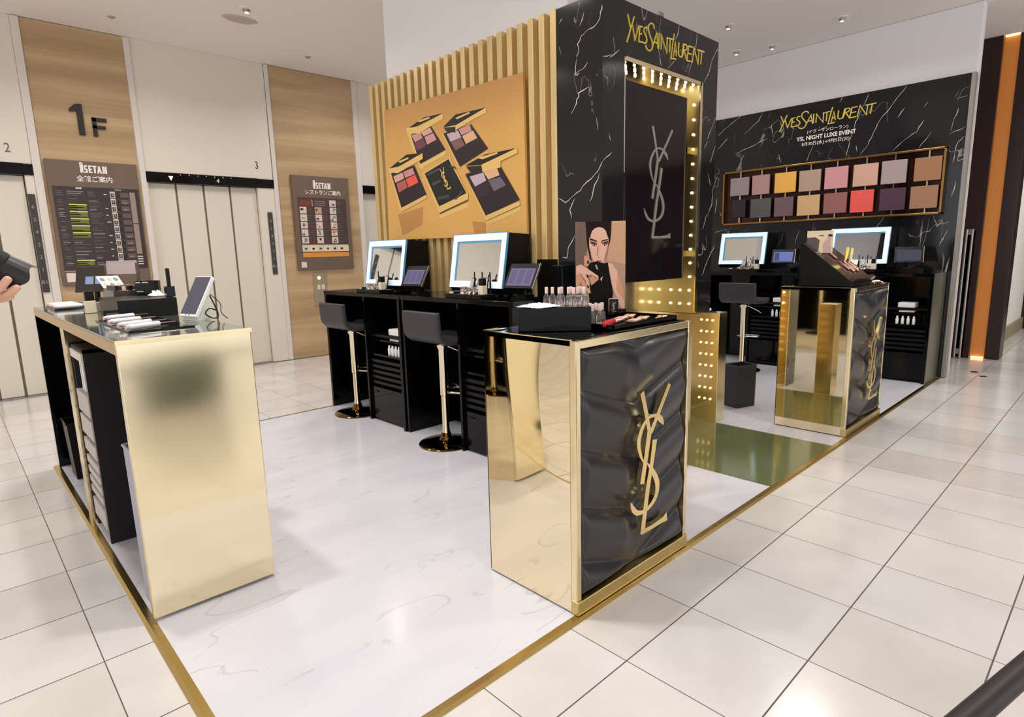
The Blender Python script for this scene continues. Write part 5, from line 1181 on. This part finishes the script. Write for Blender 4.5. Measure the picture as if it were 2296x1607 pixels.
for s_ in (1, -1): m.ball((BX+.115, BY+s_*.032, 1.485), .010, .014, .008, 8, 6)
m.build('eyes', mat('eye_dark', (40, 30, 28), .3), person, smooth='all')
m = MB(); m.ball((BX+.112, BY, 1.41), .010, .024, .007, 8, 6); m.build('mouth', mat('lips', (186, 112, 104), .5), person, smooth='all')
# camera
cam_t = thing('photo_camera', 'black camera with a long hooded lens held at the left edge', 'camera', (-.33, .5, 1.345))
ax = Vector((.79, .0, -.61)).normalized(); rt_ = Vector((0, 1, 0)); up_ = rt_.cross(ax) if rt_.cross(ax).z > 0 else ax.cross(rt_)
RM = Matrix((rt_, up_, ax)).transposed()
c0 = Vector((-.345, .50, 1.352))
Fq = lambda a, c, d=0: c0+rt_*a+up_*c+ax*d
m = MB(); m.fbox(Fq, -.062, .062, -.042, .04, -.03, .03); m.fbox(Fq, -.024, .024, .04, .062, -.028, .025); m.build('camera_body', BLACK_MATTE, cam_t, bevel=.008, seg=3)
LENS = mat('lens_black', (30, 29, 31), .38)
m = MB().lathe(c0+ax*.03, [(.030, 0), (.030, .012), (.0335, .016), (.0335, .075), (.031, .078)], 28, RM); m.build('lens_barrel', LENS, cam_t, smooth=True)
m = MB().lathe(c0+ax*.085, [(.0345, 0), (.0345, .016)], 28, RM); m.build('zoom_ring', mat('ring_black', (22, 21, 23), .7), cam_t, smooth=True)
m = MB(); n = 32; k0 = c0+ax*.105; vs = []
for q, (rad, base) in enumerate(((.033, 0), (.038, .05), (.0365, .05), (.0315, 0))):
    for j in range(n):
        th_ = 2*PI*j/n; L = base if base == 0 else .046+.006*math.cos(4*th_)
        vs.append(k0+RM @ Vector((rad*math.cos(th_), rad*math.sin(th_), L)))
m.add(vs, [(q*n+j, q*n+(j+1) % n, ((q+1) % 4)*n+(j+1) % n, ((q+1) % 4)*n+j) for q in range(4) for j in range(n)]); m.build('lens_hood', LENS, cam_t, smooth=True)
m = MB().lathe(k0+ax*.004, [(.03, 0), (.028, .003)], 24, RM); m.build('front_glass', mat('lens_glass', (14, 14, 22), .05, spec=.9), cam_t)
m = MB(); m.tube(smooth_path([Fq(-.05, .042, .0), Fq(-.03, .05, .035), Fq(.0, .046, .05), Fq(.045, .04, .02)], 5), .004, 6); m.build('strap', WHITE, cam_t, smooth='all')
